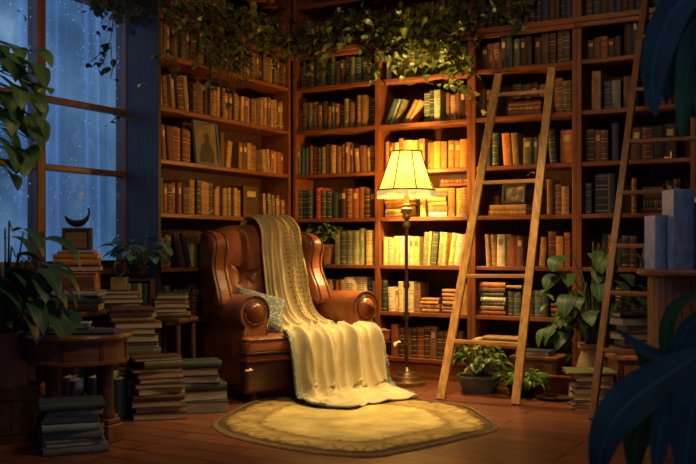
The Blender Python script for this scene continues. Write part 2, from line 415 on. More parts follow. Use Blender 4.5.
cB3 = thing('bookcase', 'dim bookcase at far right behind the dark ladder', 'bookcase', (3 * BAY, .008, 0))
case(cB3, BAY, SH[1:])
cB4 = thing('bookcase', 'shadowed bookcase cut off by the right edge', 'bookcase', (4 * BAY, .008, 0))
case(cB4, BAY, SH[1:])
cL = thing('bookcase', 'tall bookcase standing between window and corner', 'bookcase', (-.008, -1.735, 0), pi / 2)
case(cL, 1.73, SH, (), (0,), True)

# ------------------------------------------------------------------ books
M_UP = []      # specs
def upright(case_, t, z, w, d, h, lean, back):
    # matrix of a book whose local x=thickness, y=depth, z=height, spine at y=0
    if lean:
        a = abs(lean)
        if lean > 0: L = Matrix.Translation((w, 0, 0)) @ Matrix.Rotation(lean, 4, 'Y') @ Matrix.Translation((-w, 0, 0))
        else: L = Matrix.Rotation(lean, 4, 'Y')
    else: L = Matrix.Identity(4)
    if case_ == 'B': return Matrix.Translation((t, back, z)) @ L
    return Matrix.Translation((-back, t, z)) @ Matrix.Rotation(pi / 2, 4, 'Z') @ L
MESHC = {}
def mesh_up(mb, w, d, h, M=None, flatpage=1, ci=0):
    a = w * .5
    prof = [(0, d), (0, .006), (w * .16, .0015), (w * .5, -.002), (w * .84, .0015), (w, .006), (w, d)]
    k = len(prof)
    vs = [(x, y, 0) for x, y in prof] + [(x, y, h) for x, y in prof]
    fs = []; uv = []
    for i in range(k - 1):
        fs.append((i, i + 1, k + i + 1, k + i))
        if 1 <= i <= 4:
            u0, u1 = prof[i][0] / w, prof[i + 1][0] / w
            uv.append([(u0, 0), (u1, 0), (u1, 1), (u0, 1)])
        else: uv.append([(-1, 0), (-1, 0), (-1, 1), (-1, 1)])
    # boards' rims and sunk page block
    e = min(.0035, w * .15)
    ip = [(e, d - .003), (e, .008), (w - e, .008), (w - e, d - .003)]
    vs += [(x, y, h) for x, y in ip] + [(x, y, h - .005) for x, y in ip] + [(x, y, 0.0) for x, y in ip]
    o = 2 * k
    fs += [(k, k + 1, o + 1, o), (k + 1, k + 2, k + 3, k + 4, k + 5, o + 2, o + 1), (k + 5, k + 6, o + 3, o + 2)]
    uv += [[(-1, .5)] * 4, [(-1, .5)] * 7, [(-1, .5)] * 4]
    fs += [(o, o + 1, o + 5, o + 4), (o + 1, o + 2, o + 6, o + 5), (o + 2, o + 3, o + 7, o + 6), (o + 4, o + 5, o + 6, o + 7)]
    uv += [[(-1, .5)] * 4] * 4
    fs += [(6, 5, 4, 3, 2, 1, 0), (0, 6, k + 6, o + 3, o + 7, o + 4, o, k)]
    uv += [[(-1, .5)] * 7, [(-1, .5)] * 8]
    nf = len(fs)
    mi = [ci] * nf
    mi[nf - 3] = flatpage; mi[nf - 1] = flatpage
    mb.add(vs, fs, mi, uv, M)

def addbook(M, w, d, h, col, style, label, group, flat=False, vis=1.0, cat='book', pages=None):
    if not flat: c = M @ V((w / 2, 0, h / 2)); area = w * h
    else: c = M @ V((0, 0, h / 2)); area = w * h + w * d * .12
    Y = proj(c)[2]
    px, py, _ = proj(c)
    if px < -10 or px > 705 or py < -12: vis = 0
    M_UP.append(dict(M=M, w=w, d=d, h=h, col=col, style=style, label=label, group=group, flat=flat, score=area / Y / Y * vis, pages=pages))

PLACE_GROUP = {}
def row(case_, z, place, items, vis=1.0, seed=0):
    """items: ('u', px0, px1, 'colour list', h0, h1, w0, w1, lean, style) uprights; ('f', px0, px1, [colours from bottom], thickness) flat pile; ('p', px0) piles on top"""
    rr = random.Random(seed + int(z * 100) + len(items) * 7)
    cnt = 0; pile = 0
    npile = sum(1 for i in items if i[0] == 'f')
    tt = tB if case_ == 'B' else tL
    grp = 'books on the ' + place
    for it in items:
        if it[0] == 'u':
            _, p0, p1, cols, h0, h1, w0, w1 = it[:8]
            lean = radians(it[8]) if len(it) > 8 else 0
            styles = it[9] if len(it) > 9 else 'pbbl'
            back = it[10] if len(it) > 10 else .035
            cols = cols.split(); t = tt(p0); t1 = tt(p1); k = 0
            if lean > 0: t1 -= 0
            end = t1 - (abs(sin(lean)) * h1 * (1 if lean else 0))
            if lean < 0: t += abs(sin(lean)) * h1
            if lean < 0: end = t1
            while True:
                w = rr.uniform(w0, w1) * (1.25 if w1 < .05 else 1.08)
                step = w / cos(lean)
                if t + step > end + .004:
                    if end - t > w0 * .75: w = (end - t - .001) * cos(lean); step = w / cos(lean)
                    else: break
                h = rr.uniform(h0, h1); d = min(.225, h * rr.uniform(.68, .78))
                col = cols[k % len(cols)]; k += 1; cnt += 1
                sty = {'p': 'plain', 'b': 'banded', 'l': 'label', 'd': 'dotted'}[rr.choice(styles)]
                M = upright(case_, t, z + .0005, w, d, h, lean, back + rr.uniform(0, .03))
                wd = {'plain': 'cloth', 'banded': 'gilt-banded', 'label': 'labelled', 'dotted': 'dotted-spine'}[sty]
                lab = '%s %s book%s, %s from left, %s' % (BN[col], wd, ' leaning' if lean else '', ORD[cnt], place)
                addbook(M, w, d, h, col, sty, lab, grp, False, vis)
                t += step + rr.choice([.0008, .0008, .002, .004])
                if k > 60: break
        elif it[0] == 'f':
            _, p0, p1, cols, th = it[:5]
            z0 = it[5] if len(it) > 5 else 0
            pile += 1; cols = cols.split(); t = tt(p0); t1 = tt(p1); zz = z + .0005 + z0
            for k, col in enumerate(cols):
                h = th * rr.uniform(.85, 1.2); W = (t1 - t) * rr.uniform(.88, 1.0); d = min(.21, W * .85)
                cx = (t + t1) / 2 + rr.uniform(-.008, .008); dy = .04 + d / 2 + rr.uniform(0, .01)
                if case_ == 'B': M = Matrix.Translation((cx, dy, zz)) @ Matrix.Rotation(rr.uniform(-.03, .03), 4, 'Z')
                else: M = Matrix.Translation((-dy, cx, zz)) @ Matrix.Rotation(pi / 2 + rr.uniform(-.03, .03), 4, 'Z')
                pn = 'flat pile' if npile == 1 else ORD[pile] + ' flat pile'
                lab = '%s book, %s up in %s, %s' % (BN[col], ORD[k + 1], pn, place)
                addbook(M, W, d, h, col, rr.choice(['plain', 'plain', 'banded']), lab, grp, True, vis)
                zz += h + .0006

def stack(desc, base, books, rz=0, seed=1, group=None, vis=1.0, jit=.02, pages=None):
    """books listed from the top: (colour, w, d, h[, turn])"""
    rr = random.Random(seed); z = base.z + .0006; n = len(books)
    for k in range(n - 1, -1, -1):
        b = books[k]; col, w_, d_, h_ = b[:4]
        turn = b[4] if len(b) > 4 else rr.choice([0, pi, pi])
        M = Matrix.Translation((base.x + rr.uniform(-jit, jit), base.y + rr.uniform(-jit, jit), z)) @ Matrix.Rotation(rz + rr.uniform(-.14, .14) + turn, 4, 'Z')
        if n == 1: lab = '%s book lying on %s' % (BN[col], desc)
        else:
            pos = 'topmost' if k == 0 else ('lowest' if k == n - 1 else ORD[k + 1] + ' from top')
            lab = '%s book, %s of %s' % (BN[col], pos, desc)
        addbook(M, w_, d_, h_, col, rr.choice(['plain', 'plain', 'plain', 'banded']) if pages is None else 'plain', lab, group or ('books in ' + desc), True, 3.0 * vis, pages=pages)
        z += h_ + .0007

def mesh_flat(w, d, h):
    """a book lying flat: spine along local -y, centred on x,y, base at z=0"""
    mb = MB(); e = min(.004, h * .16)
    x0, x1, y0, y1 = -w / 2, w / 2, -d / 2, d / 2
    mb.box((x0, y0 + .004, 0), (x1, y1, e)); mb.box((x0, y0 + .004, h - e), (x1, y1, h))
    # rounded spine
    prof = [(y0 + .004, 0), (y0 - .001, h * .12), (y0 - .004, h * .5), (y0 - .001, h * .88), (y0 + .004, h)]
    k = len(prof)
    vs = [(x0, a, b) for a, b in prof] + [(x1, a, b) for a, b in prof]
    fs = [(i, i + 1, k + i + 1, k + i)[::-1] for i in range(k - 1)]
    uv = [[((i + 1) / 4, 1), ((i) / 4, 1), ((i) / 4, 0), ((i + 1) / 4, 0)] for i in range(k - 1)]
    uv = [[(i / 4, 1), ((i + 1) / 4, 1), ((i + 1) / 4, 0), (i / 4, 0)] for i in range(k - 1)]
    vs += [(x0, y0 + .008, e), (x0, y0 + .008, h - e), (x1, y0 + .008, e), (x1, y0 + .008, h - e)]
    fs += [(0, 1, 2, 3, 4, 11, 10)[::1] if False else (4, 3, 2, 1, 0), (5, 6, 7, 8, 9)]
    uv += [[(-1, .5)] * 5, [(-1, .5)] * 5]
    mb.add(vs[:10], fs, 0, uv)
    pg = MB(); pg.box((x0 + .006, y0 + .006, e + .0002), (x1 - .006, y1 - .006, h - e - .0002))
    return mb, pg

def emit_books(limit=300):
    M_UP.sort(key=lambda q: -q['score'])
    keep = M_UP[:limit]; rest = [q for q in M_UP[limit:]]
    seen = {}
    for q in keep: seen[q['label']] = seen.get(q['label'], 0) + 1
    dups = [k for k, v in seen.items() if v > 1]
    if dups: print('DUP LABELS', dups[:10])
    for q in keep:
        cm = bookmat(q['col'], q['style'])
        if q['flat']:
            mb, pg = mesh_flat(q['w'], q['d'], q['h'])
            o = mb.build('book', cm, None, smooth=50); o.matrix_world = q['M']
            pg.build('page_block', q['pages'] or M_PAGE, o)
        else:
            mb = MB(); mesh_up(mb, q['w'], q['d'], q['h'])
            o = mb.build('book', [cm, M_PAGE], None, smooth=50); o.matrix_world = q['M']
        tag(o, q['label'], 'book', q['group'])
    if rest:
        mats = [M_PAGE]; idx = {}
        mb = MB()
        for q in rest:
            cm = bookmat(q['col'], q['style'])
            if cm.name not in idx: idx[cm.name] = len(mats); mats.append(cm)
            if q['flat']:
                a, pg = mesh_flat(q['w'], q['d'], q['h'])
                mb.add(a.v, a.f, idx[cm.name], a.uv, q['M']); mb.add(pg.v, pg.f, 0, pg.uv, q['M'])
            else: mesh_up(mb, q['w'], q['d'], q['h'], q['M'], 0, idx[cm.name])
        o = mb.build('books', mats, None, smooth=50)
        tag(o, 'dim smaller books filling the shadowed ends of the shelves', 'books', None, 'stuff')
    print('BOOKS', len(keep), len(rest))
# ------------------------------------------------------------------ rows of books
# left bookcase
LN = 'shelf of the window-side bookcase'
row('L', ZK, 'cornice of the window-side bookcase', [('u', 178, 291, 'dbr ol dbr rb', .22, .27, .03, .05)], .15)
row('L', Z0, 'topmost ' + LN, [('u', 163, 184, 'br ol br tan dbr', .21, .26, .022, .035), ('u', 188, 290, 'ol br dbr br ol tan dbr', .20, .26, .025, .04)], .7)
row('L', ZA, 'second ' + LN, [('u', 161, 176, 'ol tan rb br', .20, .25, .025, .035, -5), ('u', 177, 197, 'tan dbr br', .24, .27, .03, .045, -6),
    ('u', 198, 214, 'dbr br rb', .20, .25, .03, .04), ('u', 215, 230, 'br gold', .22, .25, .025, .035, 0, 'b'), ('u', 231, 263, 'gold br tan br', .205, .22, .04, .05, 0, 'bl'), ('u', 266, 291, 'tan br gold br dbr tan', .21, .26, .02, .035)])
row('L', ZB, 'third ' + LN, [('u', 161, 168, 'ol dbr', .20, .22, .03, .035), ('u', 167, 181, 'rb br', .24, .26, .03, .042, -5), ('u', 178, 197, 'br rb br rb', .24, .26, .035, .045, 0, 'b'),
    ('u', 225, 230, 'br', .26, .27, .04, .06), ('u', 233, 242, 'gold tan', .205, .215, .05, .06, 7, 'b'), ('u', 244, 265, 'br dbr gold br', .21, .23, .04, .055, 0, 'bl'),
    ('u', 266, 275, 'tan ol', .18, .21, .025, .03, -6), ('u', 276, 291, 'rb tan rb', .185, .20, .04, .05, 0, 'bl')])
row('L', ZCs, 'fourth ' + LN, [('u', 160, 168, 'dbr dbr ol', .20, .26, .02, .03), ('u', 169, 187, 'rb dbr rb rb', .215, .23, .04, .055, 0, 'bl'), ('u', 188, 196, 'dbr br', .20, .22, .03, .04),
    ('u', 196, 219, 'gold dbr tan', .25, .27, .045, .065, 0, 'b'), ('u', 220, 247, 'gold tan gold dbr gold', .21, .235, .035, .05, 0, 'b'),
    ('u', 250, 268, 'dbr', .25, .26, .17, .2, 0, 'l'), ('u', 269, 291, 'tan ol tan ol', .16, .21, .035, .05, -4)])
row('L', ZD, 'fifth ' + LN, [('u', 161, 176, 'dbr ol gr', .20, .25, .02, .03), ('u', 179, 197, 'blk dbr', .25, .27, .025, .035, -18), ('u', 198, 291, 'sage ol br dgr', .16, .24, .025, .04)], .4)
row('L', ZE, 'sixth ' + LN, [('u', 162, 290, 'dbr navy dgr blk', .20, .26, .03, .045)], .25)

# double bookcase, bay left of the lamp
B1 = 'shelf, bay left of the lamp'
row('B', ZK, 'cornice, bay left of the lamp', [('u', 296, 376, 'dbr ol dgr dbr', .24, .30, .03, .05)], .5)
row('B', Z0, 'topmost ' + B1, [('u', 297, 371, 'dgr ol dbr dgr ol dgr', .20, .25, .03, .045)], .6)
row('B', ZA, 'second ' + B1, [('u', 295, 352, 'br dbr ol br br dbr br ol', .20, .25, .03, .05), ('u', 354, 366, 'tan gold', .255, .27, .035, .055), ('u', 366, 373, 'dbr br', .22, .24, .03, .04)])
row('B', ZB, 'third ' + B1, [('u', 294, 304, 'teal dgr', .23, .25, .025, .04), ('u', 305, 349, 'br br dbr ol br tan br', .22, .26, .025, .045), ('u', 350, 368, 'gold br gold', .20, .225, .045, .06, -3, 'pl'), ('u', 367, 373, 'br br', .21, .23, .025, .04)])
row('B', ZCs, 'fourth ' + B1, [('u', 294, 312, 'dgr navy teal', .23, .26, .04, .055), ('u', 313, 318, 'red', .265, .275, .035, .045, 0, 'b'), ('u', 318, 338, 'dgr navy dgr', .22, .25, .04, .055),
    ('u', 338, 373, 'dbr br rb br dbr', .23, .265, .04, .055)])
row('B', ZD, 'fifth ' + B1, [('u', 296, 303, 'dgr ol', .20, .25, .025, .03), ('u', 331, 363, 'sage gr sage sage sage', .285, .31, .045, .06), ('u', 363.5, 374, 'yel gold', .28, .29, .05, .09, 0, 'b')])
row('B', ZE, 'sixth ' + B1, [('u', 296, 318, 'br dbr', .22, .26, .03, .045), ('u', 318, 331, 'br tan br', .22, .26, .035, .045), ('u', 331.5, 341, 'org tan', .24, .26, .035, .05), ('u', 341, 364, 'cream cream', .275, .28, .09, .11, 0, 'd'), ('u', 364, 374, 'teal cream', .22, .28, .03, .045)], .9)
# bay behind the lamp
B2 = 'shelf, bay behind the lamp'
row('B', ZK, 'cornice, bay behind the lamp', [('u', 382, 468, 'dbr blk ol dbr', .24, .30, .03, .05)], .5)
row('B', Z0, 'topmost ' + B2, [('u', 383, 386, 'cream', .20, .21, .03, .035), ('u', 388, 466, 'dgr ol dbr gr', .19, .24, .025, .045)], .6)
row('B', ZA, 'second ' + B2, [('u', 381, 405, 'teal sage ol', .21, .24, .022, .03, 24, 'pl'), ('u', 400, 420, 'tan org', .20, .22, .025, .03, 30, 'pl'),
    ('u', 421, 441, 'gr dgr sage dgr', .23, .26, .03, .045), ('u', 443, 466, 'br tan br dbr', .20, .24, .025, .04)])
row('B', ZB, 'third ' + B2, [('u', 382, 391, 'tan br tan', .23, .25, .025, .035), ('u', 391, 424, 'cream tan sage cream yel tan', .225, .265, .035, .05), ('u', 425, 465, 'gold org gold gold', .215, .225, .045, .055, 0, 'pl')])
row('B', ZCs, 'fourth ' + B2, [('f', 382, 406, 'gold yel tan org gold cream', .035), ('u', 417, 424, 'yel cream', .24, .26, .03, .04), ('f', 425, 445, 'cream gold yel yel purp gold', .036),
    ('u', 446, 466, 'gold yel gold yel', .215, .235, .035, .045, 0, 'b'), ('f', 437, 466, 'rb br', .028, .24)])
row('B', ZD, 'fifth ' + B2, [('u', 381, 396, 'yel cream', .215, .24, .03, .05), ('u', 396, 419, 'cream yel cream yel', .23, .245, .035, .05, 0, 'plb'), ('u', 419, 429, 'sage yel', .25, .275, .03, .04, 4), ('u', 428, 446, 'gr sage yel', .26, .27, .04, .055, 5), ('u', 445, 466, 'yel cream gold yel', .235, .265, .035, .05, 8)])
row('B', ZE, 'sixth ' + B2, [('u', 380, 385, 'dgr', .255, .26, .03, .045), ('u', 385, 396, 'cream cream', .20, .225, .03, .045, -3), ('u', 396, 417, 'cream sage cream tan', .235, .25, .035, .05), ('f', 418, 437, 'tan gold org tan', .03), ('f', 439, 454, 'br gold tan gold org tan', .034), ('u', 455, 466, 'tan gold', .22, .24, .04, .05)])
row('B', ZF, 'lowest ' + B2, [('u', 389, 460, 'rb dbr br dbr', .22, .27, .04, .06)], .8)
# bay with the pale ladder
B3 = 'shelf, bay behind the pale ladder'
row('B', ZK, 'cornice, bay behind the pale ladder', [('u', 476, 570, 'dbr blk navy dbr', .24, .29, .035, .05)], .6)
row('B', Z0, 'topmost ' + B3, [('u', 478, 500, 'dbr rb br', .17, .20, .03, .045, -6), ('u', 499, 532, 'dbr dgr ol dbr', .21, .25, .04, .05), ('u', 533, 570, 'dbr br dbr br ol', .20, .26, .04, .055)], .7)
row('B', ZA, 'second ' + B3, [('u', 477, 497, 'dbr br ol', .21, .24, .035, .05), ('f', 505, 541, 'tan br br', .036), ('u', 502, 545, 'br ol br tan', .26, .285, .05, .07, 0, 'bl', .24), ('u', 545, 570, 'ol br ol', .22, .26, .05, .06, 0, 'b')], .8)
row('B', ZB, 'third ' + B3, [('u', 477, 489, 'dbr navy', .22, .25, .03, .045), ('u', 490, 498, 'teal', .26, .27, .045, .06), ('u', 499, 520, 'org tan org', .25, .275, .045, .06, -4), ('u', 521, 536, 'ol gr', .205, .22, .055, .065, 0, 'pl'), ('u', 537, 543, 'br rb', .215, .23, .03, .04), ('u', 546, 557, 'dgr dbr', .24, .26, .04, .05, -4), ('u', 558, 571, 'org', .24, .25, .09, .12)])
row('B', ZCs, 'fourth ' + B3, [('f', 486, 526, 'gold tan', .042), ('u', 484, 492, 'br tan', .16, .17, .03, .035, -5, 'b', .20), ('u', 524, 534, 'tan br', .19, .20, .03, .035, 6, 'b', .2), ('u', 545, 551, 'tan', .26, .27, .05, .06, 0, 'd'), ('u', 552, 570, 'br tan br', .21, .24, .04, .055, 0, 'b')])
row('B', ZD, 'fifth ' + B3, [('u', 483, 495, 'tan tan br', .24, .25, .028, .038, -3), ('u', 495, 508, 'cream gold', .24, .25, .045, .06, 0, 'bl'), ('u', 508, 525, 'rb br rb', .225, .24, .045, .05), ('u', 536, 546, 'gold tan', .215, .225, .035, .045, 5), ('u', 546, 571, 'rb org rb org rb', .22, .27, .035, .045, 0, 'b')])
row('B', ZE, 'sixth ' + B3, [('f', 477, 504, 'rb tan teal cream teal br org', .034), ('u', 505, 521, 'dgr teal ol', .18, .20, .03, .045), ('f', 504, 521, 'tan', .025, .21), ('u', 521, 532, 'rb dbr', .18, .2, .03, .04), ('u', 532, 547, 'teal dgr', .20, .215, .05, .065), ('f', 549, 570, 'dbr rb dbr', .035)])
# far right bay
B4 = 'shelf of the far right bookcase'
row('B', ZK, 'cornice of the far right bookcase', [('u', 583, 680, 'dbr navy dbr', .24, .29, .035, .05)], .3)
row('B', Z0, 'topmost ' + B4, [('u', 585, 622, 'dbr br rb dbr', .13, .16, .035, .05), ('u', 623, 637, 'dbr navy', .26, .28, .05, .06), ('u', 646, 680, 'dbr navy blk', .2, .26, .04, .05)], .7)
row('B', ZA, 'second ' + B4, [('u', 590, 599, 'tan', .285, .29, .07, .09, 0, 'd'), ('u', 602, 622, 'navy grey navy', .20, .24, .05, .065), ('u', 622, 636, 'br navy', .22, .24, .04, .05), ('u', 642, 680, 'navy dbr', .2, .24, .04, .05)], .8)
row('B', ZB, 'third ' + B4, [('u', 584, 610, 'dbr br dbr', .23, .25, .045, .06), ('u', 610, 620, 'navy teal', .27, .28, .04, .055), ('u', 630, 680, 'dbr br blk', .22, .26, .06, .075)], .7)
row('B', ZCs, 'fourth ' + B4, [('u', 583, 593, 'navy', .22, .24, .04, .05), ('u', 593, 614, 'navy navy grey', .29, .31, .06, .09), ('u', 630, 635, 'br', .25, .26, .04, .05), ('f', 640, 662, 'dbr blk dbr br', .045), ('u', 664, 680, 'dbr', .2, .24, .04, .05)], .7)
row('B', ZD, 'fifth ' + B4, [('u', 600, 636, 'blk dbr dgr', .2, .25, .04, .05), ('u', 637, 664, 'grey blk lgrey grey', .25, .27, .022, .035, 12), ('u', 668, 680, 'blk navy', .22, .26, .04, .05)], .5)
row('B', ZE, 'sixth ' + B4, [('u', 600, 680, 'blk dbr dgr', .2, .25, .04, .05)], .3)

# ------------------------------------------------------------------ framed portrait on the left bookcase
def LX(px, z, depth): return V((-depth, tL(px), z))
def picture(name, label, w, h, th, M, frame, paint, mat_=None, cat='picture', mar=.02):
    r = thing(name, label, cat); r.matrix_world = M
    f = MB()
    f.box((-w / 2, 0, 0), (-w / 2 + mar, th, h)); f.box((w / 2 - mar, 0, 0), (w / 2, th, h))
    f.box((-w / 2 + mar, 0, 0), (w / 2 - mar, th, mar)); f.box((-w / 2 + mar, 0, h - mar), (w / 2 - mar, th, h))
    f.build('frame', frame, r, bevel=.003)
    MB().box((-w / 2 + mar, th * .45, mar), (w / 2 - mar, th - .001, h - mar)).build('picture_panel', paint, r)
    return r
M_GREYFR = mat('grey wood frame', (.10, .105, .10), .5, 14)
M_PORT = mat('dim portrait ground', (.17, .125, .065), .5, 9, var=.5)
y0, y1 = tL(198.5), tL(223.5)
pf = picture('framed_picture', 'grey framed dim portrait on the third shelf by the window', abs(y1 - y0) - .01, .335, .025,
        Matrix.Translation((-.02, (y0 + y1) / 2, ZB + .001)) @ Matrix.Rotation(pi / 2, 4, 'Z') @ Matrix.Rotation(radians(-6), 4, 'X'), M_GREYFR, M_PORT)
hd = [(.014 + .026 * cos(2 * pi * k / 20), .215 + .033 * sin(2 * pi * k / 20)) for k in range(20)]
bd_ = [(-.085, .021), (-.078, .09), (-.055, .145), (-.02, .172), (-.002, .185), (.028, .185), (.04, .168), (.066, .14), (.08, .09), (.085, .021)]
for nm, pl_ in (('painted_head', hd), ('painted_figure', bd_)):
    MB().prism(pl_, .008, .0105, axis=1).build(nm, mat('portrait dark paint', (.035, .028, .02), .5, 14, var=.6), pf)
m, t, b = nt('small dark landscape')
tc = N(t, 'ShaderNodeTexCoord'); no = N(t, 'ShaderNodeTexNoise', Scale=20.0, Detail=4); t.links.new(tc.outputs['Object'], no.inputs['Vector'])
r1 = ramp(t, [(.35, (.03, .03, .03)), (.5, (.10, .085, .06)), (.62, (.35, .27, .15))]); t.links.new(no.outputs[0], r1.inputs[0]); t.links.new(r1.outputs[0], b.inputs['Base Color'])
x0, x1 = tB(497), tB(521)
zf = ZCs + .094
picture('framed_picture', 'small dark framed picture resting on two flat books behind the pale ladder', x1 - x0, .155, .02,
        Matrix.Translation(((x0 + x1) / 2, .10, zf)) @ Matrix.Rotation(radians(-8), 4, 'X'), mat('black frame', (.03, .025, .02), .4, 10), m)
# thin framed glass on far right bookcase
picture('framed_picture', 'thin gilt frame standing dimly on the far right bookcase', .17, .20, .02,
        Matrix.Translation((tB(658), .05, ZB + .001)) @ Matrix.Rotation(radians(-8), 4, 'X'), M_BRASS, mat('dark print', (.05, .04, .035), .5, 9), mar=.014)
# open red book lying behind pale ladder
xr = (tB(516) + tB(541)) / 2
ob = thing('open_book', 'open red book lying on the pile behind the pale ladder', 'book', (xr - .02, .13, ZA + .1235))
MB().grid(lambda u, v: ((u - .5) * .26, -.07 + v * .13, .004 + .012 * abs(sin(u * 2 * pi))), 16, 2).build('page_block', M_PAGE, ob, smooth=True)
MB().grid(lambda u, v: ((u - .5) * .28, -.075 + v * .14, .001 + .004 * abs(sin(u * 2 * pi))), 16, 2).build('cover', mat('red cloth', (.35, .05, .02), .6), ob, smooth=True)
# ------------------------------------------------------------------ floor lamp
LP = cam2(406.5, 7.14)
lamp = thing('floor_lamp', 'lit brass floor lamp with a pleated cream shade and fringe', 'floor lamp', LP)
MB().lathe([(0, 0), (.148, 0), (.152, .012), (.150, .03), (.118, .036), (.112, .05), (.108, .066), (.082, .072), (.076, .09), (.07, .10), (.04, .108), (.028, .125), (.016, .14)], 40).build('base', M_BRASS, lamp, smooth=35)
prof = [(.014, .13), (.014, .30), (.020, .31), (.014, .32), (.013, .50), (.022, .505), (.026, .52), (.034, .525), (.034, .535), (.020, .545), (.024, .56), (.014, .575), (.0125, .60), (.0125, .74),
        (.018, .75), (.026, .77), (.020, .80), (.013, .82), (.012, 1.10), (.012, 1.22), (.020, 1.23), (.034, 1.24), (.026, 1.26), (.012, 1.285)]
MB().lathe(prof, 20).build('pole', M_BRONZE, lamp, smooth=50)
MB().lathe([(.010, 1.28), (.030, 1.295), (.036, 1.31), (.028, 1.325), (.044, 1.35), (.046, 1.37), (.024, 1.385), (.030, 1.40), (.018, 1.42), (.022, 1.46), (.012, 1.50), (.012, 1.56)], 20).build('socket_column', M_BRASS, lamp, smooth=50)
# shade
ZS0, ZS1, RS0, RS1 = 1.515, 1.815, .226, .118
m, t, b = nt('lit shade cloth')
tc = N(t, 'ShaderNodeTexCoord')
dif = N(t, 'ShaderNodeBsdfDiffuse'); dif.inputs[0].default_value = (.36, .29, .10, 1)
tl = N(t, 'ShaderNodeBsdfTranslucent'); tl.inputs[0].default_value = (.115, .092, .018, 1)
em = N(t, 'ShaderNodeEmission'); em.inputs[0].default_value = (1.0, .80, .17, 1); em.inputs[1].default_value = .42
tp = N(t, 'ShaderNodeBsdfTransparent'); tp.inputs[0].default_value = (1, .78, .40, 1)
a1 = N(t, 'ShaderNodeMixShader'); a1.inputs[0].default_value = .5; t.links.new(dif.outputs[0], a1.inputs[1]); t.links.new(tl.outputs[0], a1.inputs[2])
a2 = N(t, 'ShaderNodeMixShader'); a2.inputs[0].default_value = .34; t.links.new(a1.outputs[0], a2.inputs[1]); t.links.new(tp.outputs[0], a2.inputs[2])
a3 = N(t, 'ShaderNodeAddShader'); t.links.new(a2.outputs[0], a3.inputs[0]); t.links.new(em.outputs[0], a3.inputs[1])
t.links.new(a3.outputs[0], t.nodes['Material Output'].inputs[0]); M_SHADE = m
def shade_r(v): return RS0 + (RS1 - RS0) * (v ** .92)
NP = 8
def shp(u, v):
    q = 2 * pi * u; k = (u * NP) % 1.0
    r = shade_r(v) * (1 - .03 * sin(pi * k))
    return (r * cos(q), r * sin(q), ZS0 + v * (ZS1 - ZS0))
MB().grid(shp, 64, 10).build('lamp_shade', M_SHADE, lamp, smooth=60)
M_RIB = mat('dark shade ribbing', (.03, .016, .005), .7, 20)
for k in range(NP):
    q = 2 * pi * k / NP
    MB().tube([((shade_r(v / 6) + .003) * cos(q), (shade_r(v / 6) + .003) * sin(q), ZS0 + (ZS1 - ZS0) * v / 6) for v in range(7)], .0058, 6).build('shade_rib', M_RIB, lamp)
for z, rr_ in ((ZS0, RS0), (ZS1, RS1)):
    MB().tube([((rr_ + .001) * cos(2 * pi * k / 48), (rr_ + .001) * sin(2 * pi * k / 48), z) for k in range(48)], .006, 6, closed=True).build('trim_band', M_RIB, lamp, smooth=True)
fm, ft, fb = nt('lit fringe')
fb.inputs['Base Color'].default_value = (.16, .13, .035, 1); fb.inputs['Roughness'].default_value = .9
fb.inputs['Emission Color'].default_value = (1, .82, .28, 1); fb.inputs['Emission Strength'].default_value = .5
fg = MB()
for k in range(150):
    q = 2 * pi * k / 150; L = .052 + .008 * sin(k * 2.3)
    fg.tube([(RS0 * cos(q), RS0 * sin(q), ZS0 - .004), (RS0 * 1.012 * cos(q), RS0 * 1.012 * sin(q), ZS0 - .004 - L)], [.0042, .0032], 4)
o = fg.build('fringe', fm, lamp); 
MB().lathe([(.0, 1.56), (.018, 1.565), (.034, 1.60), (.036, 1.63), (.026, 1.66), (.0, 1.672)], 16).build('bulb', mat('bulb glass', (.9, .8, .6), .3), lamp, smooth=True)
sp = MB()
for k in range(3):
    q = 2 * pi * k / 3; sp.tube([(0, 0, 1.79), (RS1 * cos(q), RS1 * sin(q), 1.812)], .003, 5)
sp.tube([(0, 0, 1.56), (.05, 0, 1.62), (.04, 0, 1.72), (0, 0, 1.79)], .003, 5); sp.tube([(0, 0, 1.56), (-.05, 0, 1.62), (-.04, 0, 1.72), (0, 0, 1.79)], .003, 5)
sp.build('shade_harp', M_BRONZE, lamp)

# ------------------------------------------------------------------ rug
outl = [(216, 424), (224, 433), (240, 439), (270, 446), (312, 453), (345, 456), (372, 457), (398, 453), (432, 446), (466, 438), (495, 429), (478, 414), (462, 407), (425, 401), (390, 397), (350, 394), (300, 395), (258, 402), (238, 410)]
pts = [ground(x, y) for x, y in outl]
ctr = sum(pts, V()) / len(pts)
NR = 180
def cr(P, u):
    n = len(P); f = u * n; i = int(f) % n; w = f - int(f)
    p0, p1, p2, p3 = P[(i - 1) % n], P[i], P[(i + 1) % n], P[(i + 2) % n]
    return .5 * ((2 * p1) + (-p0 + p2) * w + (2 * p0 - 5 * p1 + 4 * p2 - p3) * w * w + (-p0 + 3 * p1 - 3 * p2 + p3) * w ** 3)
edge = [cr(pts, k / NR) for k in range(NR)]
m, t, b = nt('woven rug')
tc = N(t, 'ShaderNodeTexCoord'); se = N(t, 'ShaderNodeSeparateXYZ'); t.links.new(tc.outputs['UV'], se.inputs[0])
no = N(t, 'ShaderNodeTexNoise', Scale=22.0, Detail=5); t.links.new(tc.outputs['Object'], no.inputs['Vector'])
n2 = N(t, 'ShaderNodeTexNoise', Scale=5.0, Detail=4); t.links.new(tc.outputs['Object'], n2.inputs['Vector'])
ma = N(t, 'ShaderNodeMath', operation='MULTIPLY_ADD'); t.links.new(no.outputs[0], ma.inputs[0]); ma.inputs[1].default_value = .16; t.links.new(se.outputs[1], ma.inputs[2])
